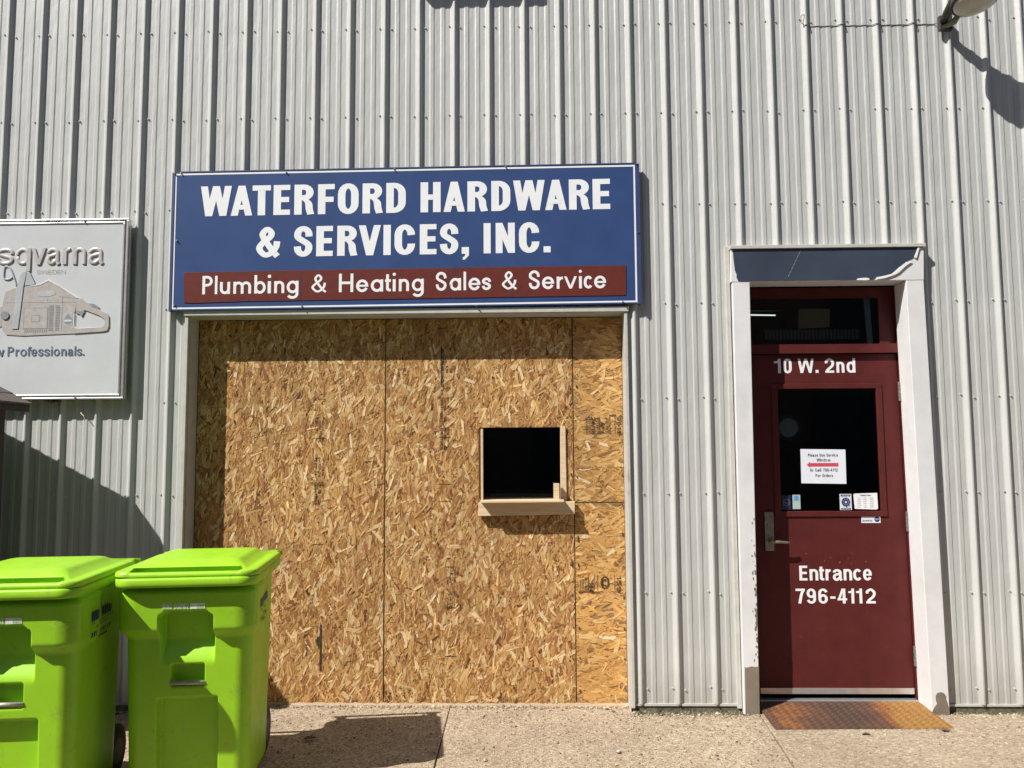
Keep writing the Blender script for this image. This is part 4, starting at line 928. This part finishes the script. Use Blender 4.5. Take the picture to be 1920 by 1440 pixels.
# ================================================================== tread plate ramp
tp = thing('tread_plate_ramp', (5.33, -.15, 0), 'rusty diamond tread steel ramp plate in front of the maroon door', 'ramp')
def tz(y): return .008+(y+.30)*(.026/.40)
q = [(4.829, -.316), (5.838, -.286), (5.838, .018), (4.829, .018)]
q = [(4.829, -.316), (5.846, -.286), (5.838, -.150), (5.832, .101), (4.829, .101)]
n = len(q)
MB().add([(x, y, tz(y)) for x, y in q]+[(x, y, tz(y)-.007) for x, y in q], [tuple(range(n)), tuple(range(2*n-1, n-1, -1))]+[((i+1) % n, i, n+i, n+(i+1) % n) for i in range(n)]).build('plate', M_RUST, tp)
mb = MB(); r_ = 0
yy = -.302
while yy < .095:
    x = 4.842+(.012 if r_ % 2 else 0)
    while x < 5.822:
        a = .75 if (int(round((x-4.84)/.024))+r_) % 2 else -.75
        c, s = math.cos(a), math.sin(a); L_, W_ = .0105, .0036; z = tz(yy)
        mb.add([(x+c*L_, yy+s*L_, z+.0002), (x-s*W_, yy+c*W_, z+.0002), (x-c*L_, yy-s*L_, z+.0002), (x+s*W_, yy-c*W_, z+.0002), (x, yy, z+.0042)], [(0, 1, 4), (1, 2, 4), (2, 3, 4), (3, 0, 4)])
        x += .024
    yy += .0195; r_ += 1
tag(mb.build('raised_tread', M_RUST, tp), kind='stuff')

# ================================================================== yard floodlight
wl = thing('wall_lamp', (6.13, 0, 2.7+1.6), 'dark outdoor floodlight with oval frosted lens on the wall above the door', 'lamp')
Zc = 4.6
box('mount_plate', M_LAMPM, wl, 6.094, 6.176, -.052, -.0235, 4.268, 4.366, .004)
MB().tube([(6.118, -.05, 4.325), (6.112, -.12, 4.345), (6.120, -.20, 4.39), (6.135, -.26, 4.42)], [.022, .028, .032, .034], 10).build('swivel_arm', M_LAMPM, wl, smooth=True)
MB().tube([(6.128, -.045, 4.292), (6.165, -.09, 4.30), (6.18, -.14, 4.335)], [.016, .022, .014], 10).build('photocell_cover', mat('greenish_cover', (.20, .20, .14), .4), wl, smooth=True)
ax = Vector((.10, -.34, -.94)).normalized(); cen = Vector((6.172, -.315, 4.305))
# head: lathe about ax
a1 = ax.cross(Vector((1, 0, .25))).normalized(); a2 = ax.cross(a1)
def lathe(name, m, prof_, sx=1.0, sy=.80):
    mb = MB(); n = 30
    for d, r in prof_:
        for k in range(n):
            t = 2*math.pi*k/n; mb.v.append(tuple(cen+ax*d+(a2*math.cos(t)*sx+a1*math.sin(t)*sy)*r))
    for i in range(len(prof_)-1):
        for k in range(n): mb.f.append((i*n+k, i*n+(k+1) % n, (i+1)*n+(k+1) % n, (i+1)*n+k))
    mb.f.append(tuple(range(n-1, -1, -1))); e = (len(prof_)-1)*n; mb.f.append(tuple(e+k for k in range(n)))
    return mb.build(name, m, wl, smooth=True)
lathe('lamp_housing', M_LAMPM, [(-.12, .045), (-.115, .075), (-.06, .115), (-.012, .138), (.004, .142), (.006, .134), (-.002, .130)])
lathe('lens', M_LENS, [(-.001, .129), (.014, .126), (.030, .105), (.040, .07), (.044, .03)])
cb = MB(); pts = [(6.098, -.024, 4.331)]
pf = profile(22, 28)
x = 6.08
while x > 5.24:
    yy = min(yat(pf, x+q) for q in (-.006, -.003, 0, .003, .006))-.0022
    pts.append((x, yy, 4.333)); x -= .004
pts += [(5.236, -.026, 4.335), (5.224, -.026, 4.345), (5.221, -.026, 4.39), (5.235, -.0265, 4.401), (5.252, -.016, 4.402)]
tag(cb.tube(pts, .0026, 5).build('lamp_cable', M_CABLE), 'thin grey cable running across the siding to the floodlight', 'cable')
# unseen thing above the view, known by its shadow, built as a hooded vent
wv = thing('unseen_shadow_caster', (2.95, 0, 4.85), 'unseen shadow-casting box built as a metal hooded vent, high on the siding above the sign', 'vent')
MB().box(2.60, 3.36, -.17, -.0235, 4.800, 5.05).build('hood', M_TRIM, wv, bevel=.004)
for k in range(4): MB().box(2.63, 3.33, -.176, -.1705, 4.84+k*.05, 4.862+k*.05).build('louvre', M_TRIM, wv)

# ================================================================== wheeled bins
def ss(a, b, x):
    t = min(1, max(0, (x-a)/(b-a))); return t*t*(3-2*t)
def band(x, a, b, e): return ss(a-e, a+e, x)*(1-ss(b-e, b+e, x))
def rr_points(a, b, r, nf=110, nc=8, nsd=22, nb=10):
    """rounded rectangle, starts at front-left, counter-clockwise seen from above; yields x, y, nx, ny, u(front)"""
    out = []
    for i in range(nf): t = -a+r+(2*a-2*r)*i/(nf-1); out.append((t, -b, 0, -1))
    for i in range(1, nc): t = -math.pi/2+math.pi/2*i/nc; out.append((a-r+r*math.cos(t), -b+r+r*math.sin(t), math.cos(t), math.sin(t)))
    for i in range(nsd): out.append((a, -b+r+(2*b-2*r)*i/(nsd-1), 1, 0))
    for i in range(1, nc): t = math.pi/2*i/nc; out.append((a-r+r*math.cos(t), b-r+r*math.sin(t), math.cos(t), math.sin(t)))
    for i in range(nb): out.append((a-r-(2*a-2*r)*i/(nb-1), b, 0, 1))
    for i in range(1, nc): t = math.pi/2+math.pi/2*i/nc; out.append((-a+r+r*math.cos(t), b-r+r*math.sin(t), math.cos(t), math.sin(t)))
    for i in range(nsd): out.append((-a, b-r-(2*b-2*r)*i/(nsd-1), -1, 0))
    for i in range(1, nc): t = math.pi+math.pi/2*i/nc; out.append((-a+r+r*math.cos(t), -b+r+r*math.sin(t), math.cos(t), math.sin(t)))
    return out
def wall_push(x, y, nx, ny, z, a, b):
    front = max(0, -ny)
    col = ss(.745, .80, z)*(1-ss(.965, .985, z))
    w = 1 if ny <= .01 and front > 0 else (ss(.25*b*2-b+.30, -b*.15-.05, y) if abs(nx) > .5 else 0)
    d = 0
    if front > 0 or (abs(nx) > .5 and y < 0):
        side_fade = 1 if front > .5 else max(0, 1-ss(-b*.35, b*.05, y))
        d += .040*col*side_fade*(.42 if abs(nx) > .9 else 1)
    if front > .5:
        u = x
        arch = .876-.02*ss(.085, .118, abs(u))
        ch = band(u, -.116, .116, .006)*(1-ss(arch-.006, arch+.006, z))
        d -= ch*(.040*col+.050*ss(.62, .745, z))
        d += .016*ss(.118, .15, abs(u))*(1-ss(.60, .74, z))*(1-ss(.20, .23, abs(u)))*0
        d -= .050*band(u, -.072, .072, .005)*band(z, .528, .622, .005)
        d -= .045*band(u, -.132, .132, .007)*(1-ss(.462, .474, z))
    return d
def ringmesh(rings, cap0=False, cap1=False, flip=False):
    mb = MB(); n = len(rings[0])
    for r in rings: mb.v += r
    for i in range(len(rings)-1):
        for k in range(n):
            k2 = (k+1) % n; mb.f.append((i*n+k, i*n+k2, (i+1)*n+k2, (i+1)*n+k))
    if cap0: mb.f.append(tuple(range(n-1, -1, -1)))
    if cap1: e = (len(rings)-1)*n; mb.f.append(tuple(e+k for k in range(n)))
    return mb
def make_bin(label):
    t = thing('wheeled_bin', (0, 0, 0), label, 'rubbish bin', 'lime green wheeled rubbish bins')
    rings = []; NZ = 118
    for i in range(NZ+1):
        z = .045+(1.005-.045)*i/NZ; q = i/NZ
        a = .270+.018*q; b = .254+.026*q; r = .065; yc = .280-b
        rings.append([(x+nx*wall_push(x, y, nx, ny, z, a, b), y+yc+ny*wall_push(x, y, nx, ny, z, a, b), z) for x, y, nx, ny in rr_points(a, b, r)])
    ringmesh(rings, cap0=True).build('bin_body', M_GREEN, t, smooth=True)
    def band_ring(a, b, r, lst): return [[(x+nx*o, y+ny*o, z) for x, y, nx, ny in rr_points(a, b, r, 40, 8, 20, 12)] for o, z in lst]
    ringmesh(band_ring(.300, .345, .065, [(-.040, .999), (.010, .996), (.016, 1.000), (.018, 1.012), (.018, 1.030), (.014, 1.037), (.004, 1.040), (-.014, 1.040), (-.042, 1.034)])).build('rim', M_GREEN, t, smooth=True)
    # lid
    A_, B_ = .318, .352; lr = []
    # (inset, height) away from the grip slot / at the slot in the front edge
    steps = [(-.004, 1.044, -.004, 1.044), (0, 1.040, 0, 1.040), (.002, 1.048, .002, 1.046), (0, 1.060, 0, 1.056), (-.006, 1.066, -.006, 1.062), (-.014, 1.068, -.014, 1.064), (-.030, 1.068, -.030, 1.062),
             (-.034, 1.068, -.036, 1.040), (-.038, 1.068, -.085, 1.030), (-.042, 1.068, -.088, 1.074), (-.046, 1.0685, -.052, 1.077), (-.050, 1.069, -.050, 1.080), (-.060, 1.070, -.056, 1.083), (-.095, 1.096, -.095, 1.098), (-.108, 1.104, -.108, 1.104), (-.120, 1.106, -.120, 1.106), (-.20, 1.109, -.20, 1.109), (-.28, 1.110, -.28, 1.110)]
    for o1, z1__, o2, z2__ in steps:
        row = []
        for x, y, nx, ny in rr_points(A_, B_, .065, 70, 8, 24, 12):
            f_ = (1-ss(.238, .248, abs(x)))*(1 if ny < -.5 else 0)
            o = o1+(o2-o1)*f_; z = z1__+(z2__-z1__)*f_
            xx_, yy_ = x+nx*o, y+ny*o
            if o1 < -.08: xx_ = x*(1+o1/A_); yy_ = y*(1+o1/B_)
            back = ss(B_*.4, B_, yy_)*(.010 if z > 1.075 else 0)
            row.append((xx_, yy_, z-back))
        lr.append(row)
    ringmesh(lr, cap1=True).build('lid', M_GREEN, t, smooth=True)
    hb = MB()
    for s in (-1, 1):
        hb.box(s*.27-.022, s*.27+.022, .335, .405, 1.040, 1.066)
    hb.build('hinge_lug', M_GREEN, t, bevel=.004)
    MB().tube([(-.31, .395, 1.054), (.31, .395, 1.054)], .014, 10).build('rear_handle', M_GREEN, t, smooth=True)
    MB().tube([(-.078, -.252, .540), (.078, -.252, .540)], .009, 10).build('lift_bar', M_BINBAR, t, smooth=True)
    bk = MB()
    bk.box(.255, .285, -.345, -.338, .90, .968)
    for s in (-1, 1):
        w = MB(); n = 26; cx = s*.235; w_ = .026
        prof_ = [(-w_, .06), (-w_, .105), (-w_*.7, .128), (w_*.7, .128), (w_, .105), (w_, .06)]
        for d, r in prof_:
            for k in range(n): a = 6.2832*k/n; w.v.append((cx+d, .315+r*math.cos(a), .13+r*math.sin(a)))
        for i in range(len(prof_)-1):
            for k in range(n): w.f.append((i*n+k, i*n+(k+1) % n, (i+1)*n+(k+1) % n, (i+1)*n+k))
        wo_ = w.build('wheel', M_RUBBER, t, smooth=True)
        MB().tube([(cx-.027, .315, .13), (cx+.027, .315, .13)], .062, 18).build('hub', mat('grey_hub', (.05, .05, .05), .6), wo_)
    MB().tube([(-.22, .315, .13), (.22, .315, .13)], .010, 8).build('axle', M_STEEL, t)
    return t
def bin_text(t, s_):
    mb = MB(); q = lambda z: -(.228+.052*((z-.045)/.96))-.0405
    P0 = lambda u, v, d: (u, q(.915)-.0012-d-(v-.915)*.052/.96, v)
    text(mb, s_, -.105, .892, .024, .118, .11, .10, P0)
    mb.add([P0(.020, .890, 0), P0(.085, .890, 0), P0(.085, .916, 0), P0(.020, .916, 0)], [(0, 1, 2, 3)])
    bc = MB()
    for k in range(8): x = .050+k*.004; bc.add([P0(x, .891, .0006), P0(x+R.choice((.0012, .002)), .891, .0006), P0(x+.0015, .912, .0006), P0(x, .912, .0006)], [(0, 1, 2, 3)])
    bc.build('barcode', M_GREEN, t)
    mb.build('serial_print', M_BINTXT, t)
def side_logo(t):
    mb = MB(); q = lambda v: .270+.018*((v-.045)/.96)+.002
    P0 = lambda u, v, d: (q(v)+d+.0008+.017*ss(.745, .80, v)*(1-ss(-.12, .02, u)), u, v)
    def blk(u0, u1, v0, v1): mb.add([P0(u0, v0, 0), P0(u1, v0, 0), P0(u1, v1, 0), P0(u0, v1, 0)], [(0, 1, 2, 3)])
    # worn print: a spire over a heavy word, a rule, a lighter line and a number, none of it legible in the picture
    for u0, n_ in ((-.16, 5), (-.02, 6)):
        for k in range(n_): u = u0+k*.021; blk(u, u+.0165, .858, .893+R.choice((0, .006, .010)))
    blk(-.165, .125, .846, .849)
    for k in range(9): u = -.10+k*.019; blk(u, u+.006, .822, .836+R.uniform(-.004, .004))
    for k in range(10):
        u = -.15+k*.026
        if k in (3,): continue
        blk(u, u+.005, .785, .808); blk(u+.005, u+.015, .785+R.choice((0, .009, .018)), .790+R.choice((0, .009, .018)))
    blk(-.05, .06, .768, .775)
    mb.add([P0(-.038, .893, 0), P0(-.026, .893, 0), P0(-.030, .975, 0), P0(-.034, .975, 0)], [(0, 1, 2, 3)])
    mb.build('side_logo', M_BINLOGO, t)
b2 = make_bin('lime green wheeled bin nearer the boarded doorway, numbered 9RRG 000162')
b1 = bpy.data.objects.new('wheeled_bin', None); C.objects.link(b1); tag(b1, 'lime green wheeled bin at the left edge, partly out of frame', 'rubbish bin', 'lime green wheeled rubbish bins')
for ch in list(b2.children):
    c = ch.copy(); C.objects.link(c); c.parent = b1
    for g2 in ch.children: d = g2.copy(); C.objects.link(d); d.parent = c
bin_text(b2, '9RRG 000162'); bin_text(b1, '9RRG 000163'); side_logo(b2); side_logo(b1)
b2.location = (1.825, -1.045, .004); b2.rotation_euler = (0, 0, math.radians(8)); b2.scale = (1, 1, .988)
b1.location = (1.185, -1.365, .004); b1.rotation_euler = (0, 0, math.radians(7)); b1.scale = (1, 1, .988)

# ================================================================== litter
lf = MB(); c0 = Vector((5.768, -.335, .014)); n = 14; pts = []
for k in range(n): a = 6.283*k/n; r = .042*(1 if k % 2 else .45)*R.uniform(.8, 1.2); pts.append((c0.x+r*math.cos(a), c0.y+r*math.sin(a)*.8, c0.z+R.uniform(0, .008)))
lf.add(pts+[tuple(c0)], [(k, (k+1) % n, n) for k in range(n)])
tag(lf.build('dry_leaf', mat('brown_leaf', (.16, .085, .045), .9)), 'curled dry brown leaf at the right corner of the rusty ramp', 'leaf')
lf = MB(); c0 = Vector((2.21, -.50, .014)); pts = []
for k in range(n): a = 6.283*k/n; r = .05*(1 if k % 2 else .4)*R.uniform(.8, 1.2); pts.append((c0.x+r*math.cos(a), c0.y+r*math.sin(a)*.8, c0.z+R.uniform(0, .012)))
lf.add(pts+[tuple(c0)], [(k, (k+1) % n, n) for k in range(n)])
tag(lf.build('dry_leaf', bpy.data.materials['brown_leaf']), 'dry brown leaf in the shadow beside the bin wheel', 'leaf')
tag(MB().tube([(5.285, -.40, .009), (5.305, -.396, .012), (5.325, -.402, .009)], .005, 6).build('twig', M_DKWOOD), 'short dark twig on the pavement in front of the ramp', 'twig')
st_ = MB(); st_.tube([(3.902, -.665, .002), (3.902, -.665, .010), (3.902, -.664, .018)], [.013, .012, .005], 7)
tag(st_.build('pebble', mat('pale_pebble', (.50, .47, .45), .8), smooth=True), 'pale grey pebble lying alone on the pavement', 'pebble')
